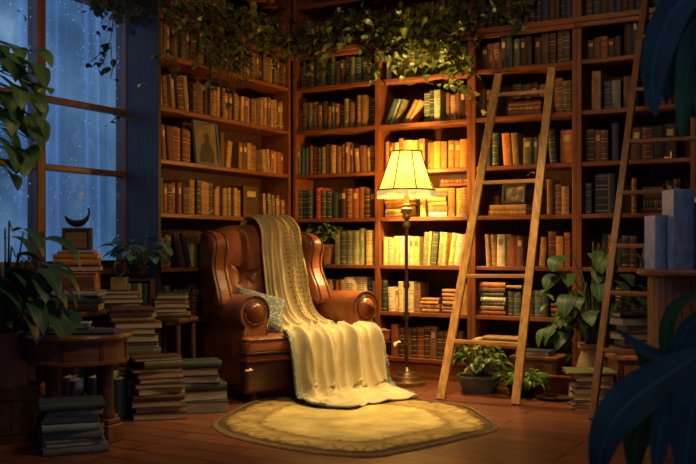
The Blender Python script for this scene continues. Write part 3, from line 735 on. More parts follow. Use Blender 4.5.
r1 = ramp(t, [(.0, (.68, .52, .18)), (.70, (.66, .50, .17)), (.75, (.33, .20, .06)), (.82, (.52, .36, .12)), (.96, (.55, .38, .12)), (1.0, (.30, .18, .06)), (1.04, (.24, .14, .05)), (1.1, (.15, .09, .04))])
t.links.new(ma.outputs[0], r1.inputs[0])
# zig-zag motif in the border
mu = N(t, 'ShaderNodeMath', operation='MULTIPLY'); mu.inputs[1].default_value = 44; t.links.new(se.outputs[0], mu.inputs[0])
pp = N(t, 'ShaderNodeMath', operation='PINGPONG'); pp.inputs[1].default_value = 1; t.links.new(mu.outputs[0], pp.inputs[0])
mr = N(t, 'ShaderNodeMapRange'); mr.inputs['To Min'].default_value = .85; mr.inputs['To Max'].default_value = 1.0; t.links.new(pp.outputs[0], mr.inputs[0])
sb = N(t, 'ShaderNodeMath', operation='SUBTRACT'); t.links.new(ma.outputs[0], sb.inputs[0]); t.links.new(mr.outputs[0], sb.inputs[1])
ab = N(t, 'ShaderNodeMath', operation='ABSOLUTE'); t.links.new(sb.outputs[0], ab.inputs[0])
lt = N(t, 'ShaderNodeMath', operation='LESS_THAN'); lt.inputs[1].default_value = .03; t.links.new(ab.outputs[0], lt.inputs[0])
mx = N(t, 'ShaderNodeMix', data_type='RGBA'); zf = N(t, 'ShaderNodeMath', operation='MULTIPLY'); t.links.new(lt.outputs[0], zf.inputs[0]); t.links.new(n2.outputs[0], zf.inputs[1]); t.links.new(zf.outputs[0], mx.inputs[0]); t.links.new(r1.outputs[0], mx.inputs[6]); mx.inputs[7].default_value = (.26, .15, .05, 1)
r3 = ramp(t, [(.35, (.66,) * 3), (.65, (1.2,) * 3)]); t.links.new(n2.outputs[0], r3.inputs[0])
mm = N(t, 'ShaderNodeMix', data_type='RGBA', blend_type='MULTIPLY'); mm.inputs[0].default_value = .8; t.links.new(mx.outputs[2], mm.inputs[6]); t.links.new(r3.outputs[0], mm.inputs[7])
t.links.new(mm.outputs[2], b.inputs['Base Color']); b.inputs['Roughness'].default_value = .95; b.inputs['Specular IOR Level'].default_value = .1
n3 = N(t, 'ShaderNodeTexNoise', Scale=160.0, Detail=2); t.links.new(tc.outputs['Object'], n3.inputs['Vector'])
bp = N(t, 'ShaderNodeBump', Strength=.9, Distance=.012); t.links.new(n3.outputs[0], bp.inputs['Height']); t.links.new(bp.outputs[0], b.inputs['Normal'])
M_RUG = m
rug = MB()
nr = 14
def rz_(v, k): return .014 + .004 * noise.noise(V((edge[k % NR].x * 6 * v, edge[k % NR].y * 6 * v, 3))) if v < .985 else .002
vs = []; fs = []; uv = []
for j in range(nr + 1):
    v = (j / nr) ** .8 if j < nr else 1.0
    if j == nr: v = 1.0
    for k in range(NR):
        p = ctr + (edge[k] - ctr) * v; vs.append((p.x, p.y, rz_(v, k)))
for j in range(nr):
    v0 = (j / nr) ** .8; v1 = ((j + 1) / nr) ** .8
    for k in range(NR):
        a = j * NR + k; b_ = j * NR + (k + 1) % NR
        fs.append((a, b_, b_ + NR, a + NR)); uv.append([(k / NR, v0), ((k + 1) / NR, v0), ((k + 1) / NR, v1), (k / NR, v1)])
rug.add(vs, fs, 0, uv)
rg = rug.build('rug', M_RUG, None, smooth=True)
tag(rg, 'round woven golden rug with a brown patterned border before the armchair', 'rug')
fr = MB(); rr = random.Random(4)
for k in range(NR * 3):
    e = cr(pts, k / NR / 3); d = (e - ctr).normalized()
    q = d + V((rr.uniform(-.3, .3), rr.uniform(-.3, .3), 0))
    a = e - d * .012; fr.tube([(a.x, a.y, .012), (e.x, e.y, .011), (e.x + q.x * .018, e.y + q.y * .018, .004)], [.0045, .004, .003], 4)
fr.build('fringe', mat('rug fringe yarn', (.30, .20, .08), .95, 30), rg)

# ------------------------------------------------------------------ ladders
def on_line(p0, p1, py):
    lo, hi = 0.0, 1.0
    for _ in range(50):
        m_ = (lo + hi) / 2
        if proj(p0.lerp(p1, m_))[1] > py: lo = m_
        else: hi = m_
    return p0.lerp(p1, (lo + hi) / 2)
def beam(mb, p, q, wx, wy, side, M=None):
    """rectangular bar from p to q; wx along 'side', wy perpendicular"""
    d = (q - p).normalized(); a = (side - d * side.dot(d)).normalized(); b = d.cross(a)
    vs = []
    for c in (p, q):
        for i, j in ((-1, -1), (1, -1), (1, 1), (-1, 1)): vs.append(c + a * (wx / 2 * i) + b * (wy / 2 * j))
    return mb.add(vs, [(3, 2, 1, 0), (4, 5, 6, 7), (0, 1, 5, 4), (1, 2, 6, 5), (2, 3, 7, 6), (3, 0, 4, 7)])
def ladder(name, label, L0, L1, R0, R1, rungs, wx, wy, m_, mr):
    root = thing(name, label, 'ladder', (L0 + R0) / 2)
    o = V(root.location); side = (R0 - L0).normalized()
    for a, b in ((L0, L1), (R0, R1)):
        beam(MB(), a - o, b - o, wx, wy, side).build('side_rail', m_, root, bevel=.005)
    for pl, pr in rungs:
        beam(MB(), pl - o, pr - o, .028, wy * .95, UP).build('rung', mr, root, bevel=.005)
    return root
NY = V((0, 1, 0))
L0, R0 = ground(440.5, 400), ground(515.5, 405)
L0.z = R0.z = .012
L1, R1 = ray_plane(499, 74, NY, -.045), ray_plane(552, 68, NY, -.045)
L0.z = R0.z = .002
W_LADX = wood('ladder rung wood', (.58, .29, .08), 'x', .4)
rg_ = [(on_line(L0, L1, a), on_line(R0, R1, b)) for a, b in ((95, 91), (183, 180.5), (276, 276), (341, 345))]
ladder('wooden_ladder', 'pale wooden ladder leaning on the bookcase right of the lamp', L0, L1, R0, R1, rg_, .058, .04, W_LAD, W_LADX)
L0 = ground(592, 420); L1 = ray_plane(646, -6, NY, -.05)
ext = (L1 - L0) * .02; L1 = L1 + V((0, 0, 0))
off = V((.62, 0, 0)); L0.z = .002
rg_ = []
for py in (38, 90, 142, 193, 246, 293, 350):
    p = on_line(L0, L1, py); rg_.append((p, p + off))
W_LAD2X = wood('far ladder rung wood', (.20, .085, .028), 'x', .45)
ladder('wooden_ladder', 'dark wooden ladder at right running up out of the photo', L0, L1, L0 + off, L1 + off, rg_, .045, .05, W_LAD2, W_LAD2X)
# ------------------------------------------------------------------ leather armchair
def leather(name, c, rough=.36):
    m, t, b = nt(name)
    tc = N(t, 'ShaderNodeTexCoord')
    n1 = N(t, 'ShaderNodeTexNoise', Scale=5.0, Detail=6, Distortion=.4); t.links.new(tc.outputs['Object'], n1.inputs['Vector'])
    r1 = ramp(t, [(.28, sh(c, .45)), (.5, c), (.75, sh(c, 1.55))]); t.links.new(n1.outputs[0], r1.inputs[0]); t.links.new(r1.outputs[0], b.inputs['Base Color'])
    vo = N(t, 'ShaderNodeTexVoronoi', Scale=90.0); t.links.new(tc.outputs['Object'], vo.inputs['Vector'])
    n2 = N(t, 'ShaderNodeTexNoise', Scale=14.0, Detail=5, Distortion=1.0); t.links.new(tc.outputs['Object'], n2.inputs['Vector'])
    ad = N(t, 'ShaderNodeMath', operation='MULTIPLY_ADD'); t.links.new(vo.outputs[0], ad.inputs[0]); ad.inputs[1].default_value = .25; t.links.new(n2.outputs[0], ad.inputs[2])
    bp = N(t, 'ShaderNodeBump', Strength=.28, Distance=.02); t.links.new(ad.outputs[0], bp.inputs['Height']); t.links.new(bp.outputs[0], b.inputs['Normal'])
    b.inputs['Roughness'].default_value = rough; b.inputs['Specular IOR Level'].default_value = .5
    return m
M_LEA = leather('reddish brown leather', (.29, .09, .028), .32); M_LEAD = leather('dark brown leather', (.085, .032, .017))
M_PIP = mat('leather piping', (.10, .035, .015), .4, 20)
fl = cam2(246, 6.22); frr = cam2(388, 6.99)
CA = math.atan2((frr - fl).y, (frr - fl).x)
CW = (frr - fl).length; HWd = CW / 2
chair = thing('armchair', 'brown leather wingback armchair with buttoned back and a cream throw over it', 'armchair', (fl + frr) / 2, CA)
CM = Matrix.Translation((fl + frr) / 2) @ Matrix.Rotation(CA, 4, 'Z')
print('chair half width', HWd)
def rbox(name, a, b, m_, bev, seg=4, fn=None, div=0):
    mb = MB(); mb.box(a, b)
    o = mb.build(name, m_, chair, smooth=True, bevel=bev, seg=seg)
    return o
OW = HWd - .0        # outer half width of seat front
AO = HWd - .01       # arm outer
# base (rounded box narrowing to the back)
BX = -.14
def sx(y): return BX * max(0, min(1, (y - .1) / .6))
def plan(hw, y0, y1, k=.10):
    return [(-hw, y0), (hw, y0), (hw - .19, y1), (-hw + .09, y1)]
mb = MB(); mb.prism(plan(OW - .02, .03, .78), .06, .30); mb.build('base', M_LEAD, chair, smooth=True, bevel=.03, seg=4)
mb = MB(); mb.prism(plan(OW - .005, .0, .70), .28, .335); mb.build('seat_rail', M_LEA, chair, smooth=True, bevel=.022, seg=4)
# T cushion
W2 = OW + .012; wi = OW - .25
poly = [(-W2, -.035), (W2, -.035), (W2, .10), (wi, .13), (wi - .13, .60), (-wi - .02, .60), (-wi, .13), (-W2, .10)]
mb = MB(); mb.prism(poly, .335, .455); o = mb.build('seat_cushion', M_LEA, chair, smooth=True, bevel=.045, seg=5)
pc = MB()
for z in (.352, .438): pc.tube([(-W2 + .004, .08, z), (-W2 + .006, -.02, z), (-W2 + .02, -.037, z), (W2 - .02, -.037, z), (W2 - .006, -.02, z), (W2 - .004, .08, z)], .006, 6)
pc.build('piping', M_PIP, o, smooth=True)
# arms
for s in (-1, 1):
    xa = s * (AO - .135)
    mb = MB()
    prof = []
    # outline of arm front in xz (s=1): straight inner wall, scroll on top rolling outward
    cx, cz, rr_ = .012, .615, .125
    prof = [(-.095, .33), (-.10, .50)] + [(cx + rr_ * cos(q), cz + rr_ * sin(q)) for q in [radians(a) for a in range(170, -61, -15)]] + [(.10, .48), (.115, .40), (.115, .12), (-.08, .12)]
    ys_ = [.105, .12, .20, .40, .60, .74]; sc = [.90, 1, 1, .98, .95, .92]; drop = [0, 0, 0, .01, .0, .04]
    k = len(prof); vs = []; fs = []
    for y, q, dz in zip(ys_, sc, drop):
        for x, z in prof:
            vs.append((xa + s * (cx + (x - cx) * q) - (.24 if s > 0 else -.07) * max(0, y - .1), y, z if z < .5 else cz + (z - cz) * q - dz * .4))
    for i in range(len(ys_) - 1):
        for j in range(k): fs.append((i * k + j, i * k + (j + 1) % k, (i + 1) * k + (j + 1) % k, (i + 1) * k + j))
    fs += [tuple(range(k)), tuple((len(ys_) - 1) * k + j for j in range(k))]
    mb.add(vs, fs)
    arm = mb.build('arm', M_LEA if s > 0 else M_LEA, chair, smooth=40, bevel=.012, seg=3)
    # scroll front: disc, spiral piping, panel
    pp = MB()
    for rad in (.118, .082):
        a0 = 200 if rad > .1 else 330
        pp.tube([(xa + s * (cx + rad * cos(radians(a))), .104 - (0.004 if rad < .1 else 0), cz + rad * sin(radians(a))) for a in range(a0 if rad > .1 else 360, -61 if rad > .1 else 0, -12)], .008, 6)
    pp.tube([(xa - s * .094, .106, .54), (xa - s * .090, .105, .45), (xa - s * .082, .104, .34)], .007, 6); pp.tube([(xa + s * .085, .106, .50), (xa + s * .096, .105, .42), (xa + s * .098, .104, .34)], .007, 6)
    pp.build('piping', M_PIP, arm, smooth=True)
    MB().lathe([(0, -.01), (.064, -.008), (.078, .004), (.0, .006)][::-1], 20, M=Matrix.Translation((xa + s * cx, .098, cz)) @ Matrix.Rotation(pi / 2, 4, 'X')).build('scroll_boss', M_LEA, arm, smooth=True)
# back
HB = .365; ZB0, ZB1 = .38, 1.245
def yb(z): return .56 + (z - .42) * .20
def tuft(x, z):
    p = x / .20 + (z - .82) / .23; q = x / .20 - (z - .82) / .23
    v = abs(sin(pi * p / 2 + 0)) * abs(sin(pi * q / 2))
    a = abs(cos(pi * (p) / 2)); b = abs(cos(pi * q / 2))
    k = (1 - abs(sin(pi * p / 2)) ** 2) ; l = (1 - abs(sin(pi * q / 2)) ** 2)
    return k, l
BTN = [(-.13, .88), (.14, .88), (0, .62)]
def backz(u, v):
    zt = ZB1 - .085 * abs(u) ** 2.2
    return ZB0 + (zt - ZB0) * v
def backpt(u, v, front=True):
    x = u * HB * (1 + .03 * v); z = backz(u, v); X_ = x + BX
    edge_ = (1 - abs(u) ** 6) * (1 - (abs(2 * v - 1)) ** 8)
    if not front:
        return (X_, yb(z) + .10 * (1 - .4 * abs(u) ** 4) + .02, z)
    bul = .10 * max(0, edge_) ** .5
    dz = 0
    for bx, bz in BTN:
        d2 = (x - bx) ** 2 + (z - bz) ** 2
        dz += .065 * math.exp(-d2 / .0016) + .045 * math.exp(-d2 / .012)
        # creases radiating from each button
        an = math.atan2(z - bz, x - bx); rr_ = sqrt(d2)
        dz += .030 * (max(0, cos(an * 5 + bx * 7)) ** 8) * math.exp(-((rr_ - .05) / .055) ** 2)
    # vertical pleats from button up and down
    for bx, bz in BTN[:2]:
        if z > bz: dz += .060 * math.exp(-((x - bx * (1 + .25 * (z - bz))) / .018) ** 2) * min(1, (z - bz) * 9) * min(1, max(0, (1.22 - z) * 9))
    return (X_, yb(z) - bul + dz * min(1, edge_ * 2), z)
nu, nv = 150, 110
vs = []; fs = []
for j in range(nv + 1):
    for i in range(nu + 1): vs.append(backpt(2 * i / nu - 1, j / nv))
o1 = len(vs)
for j in range(nv + 1):
    for i in range(nu + 1): vs.append(backpt(2 * i / nu - 1, j / nv, False))
def gi(i, j, o=0): return o + j * (nu + 1) + i
for j in range(nv):
    for i in range(nu):
        fs.append((gi(i, j), gi(i + 1, j), gi(i + 1, j + 1), gi(i, j + 1))); fs.append((gi(i, j, o1), gi(i, j + 1, o1), gi(i + 1, j + 1, o1), gi(i + 1, j, o1)))
for j in range(nv):
    fs.append((gi(0, j), gi(0, j + 1), gi(0, j + 1, o1), gi(0, j, o1))); fs.append((gi(nu, j), gi(nu, j, o1), gi(nu, j + 1, o1), gi(nu, j + 1)))
for i in range(nu):
    fs.append((gi(i, nv), gi(i + 1, nv), gi(i + 1, nv, o1), gi(i, nv, o1))); fs.append((gi(i, 0), gi(i, 0, o1), gi(i + 1, 0, o1), gi(i + 1, 0)))
mb = MB(); mb.add(vs, fs); backr = mb.build('backrest', M_LEA, chair, smooth=50)
for bx, bz in BTN:
    u = bx / HB; v = (bz - ZB0) / (ZB1 - ZB0)
    p = backpt(u, v)
    MB().lathe([(0, -.008), (.014, -.004), (.016, 0), (.012, .006), (0, .009)], 12, M=Matrix.Translation((bx + BX, p[1] - .006, bz)) @ Matrix.Rotation(pi / 2, 4, 'X')).build('button', M_PIP, backr, smooth=True)
# wings
for s in (-1, 1):
    out = [(.42, .66), (.40, .74), (.43, .84), (.47, .93), (.455, 1.02), (.435, 1.10), (.45, 1.17), (.52, 1.225), (.62, 1.245), (.78, 1.235), (.83, 1.10), (.80, .85), (.74, .66)]
    out = [(.38, .64), (.37, .74), (.42, .83), (.46, .92), (.455, 1.0), (.435, 1.06), (.445, 1.12), (.50, 1.165), (.60, 1.185), (.75, 1.19), (.80, 1.08), (.76, .85), (.72, .66)]
    P = [V((a, b_, 0)) for a, b_ in out]
    sm = [cr(P, k / 52) for k in range(52)]
    mb = MB()
    xi = HB - .015; th = .125
    vs = []; k = len(sm); fs = []
    cy0 = sum(p.x for p in sm) / k; cz0 = sum(p.y for p in sm) / k
    lay = [(0, .90), (.012, .965), (.035, 1.0), (th - .035, 1.0), (th - .012, .965), (th, .90)]
    for dx, q in lay:
        for p in sm:
            y = cy0 + (p.x - cy0) * q; z = cz0 + (p.y - cz0) * q
            fl_ = .10 * max(0, .60 - y) - .28 * max(0, y - .60)        # wings flare outward to the front
            vs.append((BX + s * (xi + dx + fl_ - .02 * max(0, z - 1.0)), y, z))
    for i in range(len(lay) - 1):
        for j in range(k): fs.append((i * k + j, i * k + (j + 1) % k, (i + 1) * k + (j + 1) % k, (i + 1) * k + j))
    fs += [tuple(range(k)), tuple((len(lay) - 1) * k + j for j in range(k))]
    mb.add(vs, fs); wg = mb.build('wing', M_LEA, chair, smooth=55)
    pp = MB()
    for dx, q in ((.022, .99), (th - .022, .99)):
        pp.tube([(BX + s * (xi + dx + .10 * max(0, .60 - (cy0 + (p.x - cy0) * q)) - .02 * max(0, p.y - 1.0)), cy0 + (p.x - cy0) * q, cz0 + (p.y - cz0) * q) for p in sm[:36]], .007, 6)
    pp.build('piping', M_PIP, wg, smooth=True)
for x in (-1, 1):
    for y in (.10, .68):
        MB().lathe([(0, 0), (.026, 0), (.034, .015), (.038, .035), (.03, .06), (.034, .07), (0, .07)], 16, c=(x * (OW - .12), y, .001)).build('foot', W_DARK, chair, smooth=50)

# ------------------------------------------------------------------ throw blanket
def backfront(x, z):
    u = max(-1, min(1, x / HB)); zt = ZB1 - .085 * abs(u) ** 2.2; v = (z - ZB0) / (zt - ZB0)
    e = (1 - abs(u) ** 6) * (1 - abs(2 * min(.97, max(.03, v)) - 1) ** 8)
    return yb(z) - .10 * max(0, e) ** .5
KEY = [  # xl, xr, y, z, fold amp
    (-.16, .20, .86, .98, .006), (-.19, .20, .845, 1.18, .006), (-.18, .20, .79, 1.285, .012), (-.18, .20, .67, 1.285, .014), (-.18, .20, .575, 1.20, .024), (-.18, .20, .545, 1.06, .030),
    (-.18, .20, .505, .90, .030), (-.17, .20, .465, .72, .026), (-.15, .23, .405, .56, .022), (-.16, .28, .30, .487, .020), (-.20, .35, .16, .482, .020),
    (-.27, .43, .02, .482, .020), (-.315, .47, -.055, .462, .024), (-.325, .485, -.088, .40, .040), (-.33, .49, -.105, .28, .052), (-.335, .495, -.13, .14, .056), (-.35, .50, -.17, .050, .050),
    (-.37, .50, -.25, .028, .036), (-.375, .48, -.36, .026, .032), (-.34, .45, -.47, .024, .028), (-.25, .40, -.58, .024, .016)]
def crk(u):
    n = len(KEY) - 1; f = u * n; i = min(int(f), n - 1); w_ = f - i
    P = [KEY[max(0, min(n, i + k))] for k in (-1, 0, 1, 2)]
    return [.5 * ((2 * P[1][c]) + (-P[0][c] + P[2][c]) * w_ + (2 * P[0][c] - 5 * P[1][c] + 4 * P[2][c] - P[3][c]) * w_ * w_ + (-P[0][c] + 3 * P[1][c] - 3 * P[2][c] + P[3][c]) * w_ ** 3) for c in range(5)]
def thr(u, v):
    """u across, v along"""
    k = crk(v); k2 = crk(min(1, v + .004)); k1 = crk(max(0, v - .004))
    x = k[0] + (k[1] - k[0]) * u
    x += .018 * sin(v * 9 + u * 5) + .008 * noise.noise(V((u * 3, v * 8, 1)))
    ty, tz = k2[2] - k1[2], k2[3] - k1[3]; L = sqrt(ty * ty + tz * tz) or 1
    ny, nz = tz / L, -ty / L          # outward normal (front / up)
    if nz < 0 and abs(ty) > abs(tz) and v > .1: pass
    fv = v * 20
    ph = 2.2 * noise.noise(V((u * 1.6, fv * .22, 5.0)))
    w_ = sin(u * 2 * pi * 3.4 + ph + .10 * fv) * .6 + sin(u * 2 * pi * 6.1 + ph * 1.7 - .12 * fv + 1) * .4
    a1_ = (1 - abs(sin(u * pi * 4.3 + ph * .7 + .05 * fv))) ** 1.3; a2_ = (1 - abs(sin(u * pi * 7.2 - ph + .03 * fv + 1))) ** 1.5
    w_ = 1.9 * a1_ + .9 * a2_ - .75 if fv < 17 else .3 * w_ + 1.2 * a1_ - .5
    if fv > 16: w_ = w_ * .6 + .9 * noise.noise(V((u * 5, (fv) * .9, 2))) 
    d = k[4] * (w_ + .75)
    y = k[2] - (-ny) * 0 + ny * -d * 0; z = k[3]
    # outward = away from chair: front side has -y, top has +z
    if ny > 0: ny, nz = -ny, -nz
    if v < .13: ny, nz = (0.9, .4) if v < .08 else (0, 1)
    if fv > 17: ny, nz = 0, 1
    y += ny * d; z += nz * d
    # uneven hem on the floor
    if fv > 16:
        q = (fv - 16) / 4
        y += q * (-.05 * (u - .3) ** 2 * 2 + .05 * noise.noise(V((u * 4, 1, 7)))); 
        z = max(z, .022)
        y += .10 * q * (u - .5)
        z += .018 * max(0, sin(fv * 4.2 + u * 5)) * (1 - abs(2 * u - 1) ** 4)
    return (x, y, z)
m, t, b = nt('cream knitted throw')
tc = N(t, 'ShaderNodeTexCoord'); se = N(t, 'ShaderNodeSeparateXYZ'); t.links.new(tc.outputs['UV'], se.inputs[0])
n1 = N(t, 'ShaderNodeTexNoise', Scale=6.0, Detail=5); t.links.new(tc.outputs['Object'], n1.inputs['Vector'])
r1 = ramp(t, [(.3, (.46, .37, .18)), (.7, (.66, .54, .28))]); t.links.new(n1.outputs[0], r1.inputs[0])
# blue grey hems
a_ = N(t, 'ShaderNodeMath', operation='SUBTRACT'); a_.inputs[1].default_value = .5; t.links.new(se.outputs[0], a_.inputs[0])
ab = N(t, 'ShaderNodeMath', operation='ABSOLUTE'); t.links.new(a_.outputs[0], ab.inputs[0])
n4 = N(t, 'ShaderNodeTexNoise', Scale=45.0, Detail=3); t.links.new(tc.outputs['Object'], n4.inputs['Vector'])
ma = N(t, 'ShaderNodeMath', operation='MULTIPLY_ADD'); t.links.new(n4.outputs[0], ma.inputs[0]); ma.inputs[1].default_value = .05; t.links.new(ab.outputs[0], ma.inputs[2])
gt = N(t, 'ShaderNodeMapRange'); gt.inputs['From Min'].default_value = .465; gt.inputs['From Max'].default_value = .485; t.links.new(ma.outputs[0], gt.inputs[0])
vv = N(t, 'ShaderNodeMapRange'); vv.inputs['From Min'].default_value = .52; vv.inputs['From Max'].default_value = .58; t.links.new(se.outputs[1], vv.inputs[0])
m1 = N(t, 'ShaderNodeMath', operation='MULTIPLY'); t.links.new(gt.outputs[0], m1.inputs[0]); t.links.new(vv.outputs[0], m1.inputs[1])
mx = N(t, 'ShaderNodeMix', data_type='RGBA'); t.links.new(m1.outputs[0], mx.inputs[0]); t.links.new(r1.outputs[0], mx.inputs[6]); mx.inputs[7].default_value = (.27, .28, .20, 1)
# eyelet pattern on the back part
mp = N(t, 'ShaderNodeMapping'); mp.inputs['Scale'].default_value = (26, 95, 1); t.links.new(tc.outputs['UV'], mp.inputs[0])
vo = N(t, 'ShaderNodeTexVoronoi', Scale=1.0, voronoi_dimensions='2D'); vo.inputs['Randomness'].default_value = .35; t.links.new(mp.outputs[0], vo.inputs['Vector'])
lt = N(t, 'ShaderNodeMath', operation='LESS_THAN'); lt.inputs[1].default_value = .2; t.links.new(vo.outputs['Distance'], lt.inputs[0])
g1 = N(t, 'ShaderNodeMath', operation='GREATER_THAN'); g1.inputs[1].default_value = .58; t.links.new(se.outputs[0], g1.inputs[0])
g2 = N(t, 'ShaderNodeMath', operation='LESS_THAN'); g2.inputs[1].default_value = .50; t.links.new(se.outputs[1], g2.inputs[0])
g3 = N(t, 'ShaderNodeMath', operation='MULTIPLY'); t.links.new(g1.outputs[0], g3.inputs[0]); t.links.new(g2.outputs[0], g3.inputs[1])
g5 = N(t, 'ShaderNodeMath', operation='LESS_THAN'); g5.inputs[1].default_value = .92; t.links.new(se.outputs[0], g5.inputs[0])
g6 = N(t, 'ShaderNodeMath', operation='MULTIPLY'); t.links.new(g3.outputs[0], g6.inputs[0]); t.links.new(g5.outputs[0], g6.inputs[1])
g4 = N(t, 'ShaderNodeMath', operation='MULTIPLY'); t.links.new(g6.outputs[0], g4.inputs[0]); t.links.new(lt.outputs[0], g4.inputs[1])
mx2 = N(t, 'ShaderNodeMix', data_type='RGBA'); t.links.new(g4.outputs[0], mx2.inputs[0]); t.links.new(mx.outputs[2], mx2.inputs[6]); mx2.inputs[7].default_value = (.20, .14, .05, 1)
t.links.new(mx2.outputs[2], b.inputs['Base Color']); b.inputs['Roughness'].default_value = .95; b.inputs['Specular IOR Level'].default_value = .1
b.inputs['Sheen Weight'].default_value = .15
n3 = N(t, 'ShaderNodeTexNoise', Scale=130.0, Detail=2); t.links.new(tc.outputs['Object'], n3.inputs['Vector'])
bp = N(t, 'ShaderNodeBump', Strength=.5, Distance=.006); t.links.new(n3.outputs[0], bp.inputs['Height']); t.links.new(bp.outputs[0], b.inputs['Normal'])
mb = MB(); mb.grid(thr, 90, 230)
to = mb.build('throw_blanket', m, None, smooth=True, M=CM)
so = to.modifiers.new('thickness', 'SOLIDIFY'); so.thickness = .010; so.offset = 1
tag(to, 'cream knitted throw draped over the leather armchair and trailing on the rug', 'blanket')
M_THROW = m
# hem yarn along both long edges
rr = random.Random(9)
for e in (0.0, 1.0):
    hm = MB()
    for k in range(260):
        v = .55 + .40 * k / 260
        p = V(thr(e, v)); q = V(thr(.02 if e == 0 else .98, v)); d = (p - q).normalized()
        d = (d + V((rr.uniform(-.7, .7), rr.uniform(-.9, .2), rr.uniform(-.5, .5)))).normalized()
        hm.tube([p - d * .006, p + d * rr.uniform(.008, .018)], [.0055, .003], 4)
    hm.build('hem_trim', mat('blue grey hem yarn', (.25, .27, .21), .95, 30), to)

# ------------------------------------------------------------------ pillow
m, t, b = nt('blue grey patterned pillow')
tc = N(t, 'ShaderNodeTexCoord'); vo = N(t, 'ShaderNodeTexVoronoi', Scale=52.0); t.links.new(tc.outputs['Object'], vo.inputs['Vector'])
r1 = ramp(t, [(.20, (.46, .42, .25)), (.38, (.20, .22, .16)), (.7, (.10, .14, .14))]); t.links.new(vo.outputs['Distance'], r1.inputs[0]); t.links.new(r1.outputs[0], b.inputs['Base Color'])
b.inputs['Roughness'].default_value = .9
bp = N(t, 'ShaderNodeBump', Strength=.5, Distance=.006); t.links.new(vo.outputs['Distance'], bp.inputs['Height']); t.links.new(bp.outputs[0], b.inputs['Normal'])
def pil(sgn):
    def fn(u, v):
        x = 2 * u - 1; y = 2 * v - 1
        e = (max(0, (1 - x ** 4)) * max(0, (1 - y ** 4))) ** .55
        pin = 1 - .10 * (1 - abs(x) ** 2) * abs(y) ** 3
        pin2 = 1 - .10 * (1 - abs(y) ** 2) * abs(x) ** 3
        return (x * .20 * pin2, y * .165 * pin, sgn * (.075 * e + .004 * noise.noise(V((x * 4, y * 4, sgn)))) )
    return fn
mb = MB(); mb.grid(pil(1), 30, 24); mb.grid(pil(-1), 30, 24)
PM = CM @ Matrix.Translation((-.315, .34, .605)) @ Matrix.Rotation(radians(-20), 4, 'Z') @ Matrix.Rotation(radians(16), 4, 'Y') @ Matrix.Rotation(radians(52), 4, 'X')
po = mb.build('cushion', m, None, smooth=True, M=PM)
tag(po, 'small blue-grey patterned cushion leaning against the armchair back', 'cushion')
pe = MB(); pe.tube([(pil(1)(u, v)) for u, v in [(k / 20, 0) for k in range(20)] + [(1, k / 20) for k in range(20)] + [(1 - k / 20, 1) for k in range(20)] + [(0, 1 - k / 20) for k in range(20)]], .005, 6, closed=True)
pe.build('piping', mat('pillow piping', (.10, .17, .21), .9), po, smooth=True)

# slipper beside the chair
sp_ = ground(371, 391)
s_ = thing('slipper', 'dark green slipper on the floor below the armchair right front', 'slipper', sp_ + V((0, 0, .002)), CA + radians(70))
m = mat('dark green felt', (.025, .045, .03), .9, 30)
mb = MB()
def slp(u, v):
    q = 2 * pi * u; a = .5 - .5 * cos(pi * v)
    x = -.12 + .24 * a; w_ = .042 * (sin(pi * min(.97, max(.03, a))) ** .45) * (1 + .15 * a)
    h = .02 + .05 * max(0, sin(pi * (a - .35) / .75)) if a > .35 else .02 + .015 * (1 - a / .35)
    return (x, w_ * cos(q), max(0, h * (.5 + .5 * sin(q))))
mb.grid(slp, 20, 16); mb.build('upper', m, s_, smooth=True)
MB().prism([(-.12 + .24 * k / 11, .046 * sin(pi * (k + .6) / 12.2) ** .5) for k in range(12)] + [(.12 - .24 * k / 11, -.046 * sin(pi * (k + .6) / 12.2) ** .5) for k in range(12)], -.001, .008).build('sole', M_BLK, s_)
# ------------------------------------------------------------------ round side table (left foreground)
TB = cam2(79, 5.16)
tab = thing('round_table', 'round dark wooden side table with four stout legs at left', 'table', TB, YAW + radians(20))
MB().lathe([(0, .565), (.285, .565), (.298, .572), (.300, .585), (.292, .597), (.0, .597)], 56).build('tabletop', W_TAB, tab, smooth=40)
mb = MB(); mb.lathe([(0, .43), (.262, .43), (.276, .437), (.276, .452), (.266, .458), (.266, .548), (.276, .556), (.276, .5648), (0, .5648)], 56)
ap = mb.build('apron', W_TAB, tab, smooth=40)
for k in range(8):
    q = 2 * pi * (k + .5) / 8
    MB().cbox((.268, 0, .503), (.008, .022, .088), 0, Matrix.Rotation(q, 4, 'Z')).build('apron_pilaster', W_DARK, ap)
for k in range(4):
    q = pi / 4 + k * pi / 2
    c_ = (.20 * cos(q), .20 * sin(q), 0)
    lg = MB().lathe([(.0, .13), (.042, .13), (.044, .15), (.036, .165), (.036, .40), (.044, .415), (.044, .4295), (0, .4295)], 18, c=c_).build('leg', W_DARK, tab, smooth=40)
    M_ = Matrix.Translation(c_) @ Matrix.Rotation(q, 4, 'Z')
    mb = MB(); mb.box((-.065, -.065, .0), (.065, .065, .10), 0, M_); mb.box((-.052, -.052, .10), (.052, .052, .1295), 0, M_)
    mb.build('foot_block', W_TAB, lg, bevel=.010, seg=3)
# magazines on table
top = V((TB.x, TB.y, .597))
off = RIGHT * -.03 + FWD * -.03
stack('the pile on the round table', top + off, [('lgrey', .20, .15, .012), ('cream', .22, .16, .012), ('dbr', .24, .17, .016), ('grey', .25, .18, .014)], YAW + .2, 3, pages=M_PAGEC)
b_ = top + RIGHT * .12 - FWD * .12
stack('the round table near its front rim', b_, [('teal', .21, .14, .022)], YAW + .25, 4, pages=M_PAGEC)
stack('the round table at its left', top - RIGHT * .21 + FWD * .02, [('dgr', .13, .16, .02)], YAW + .5, 6, pages=M_PAGEC)

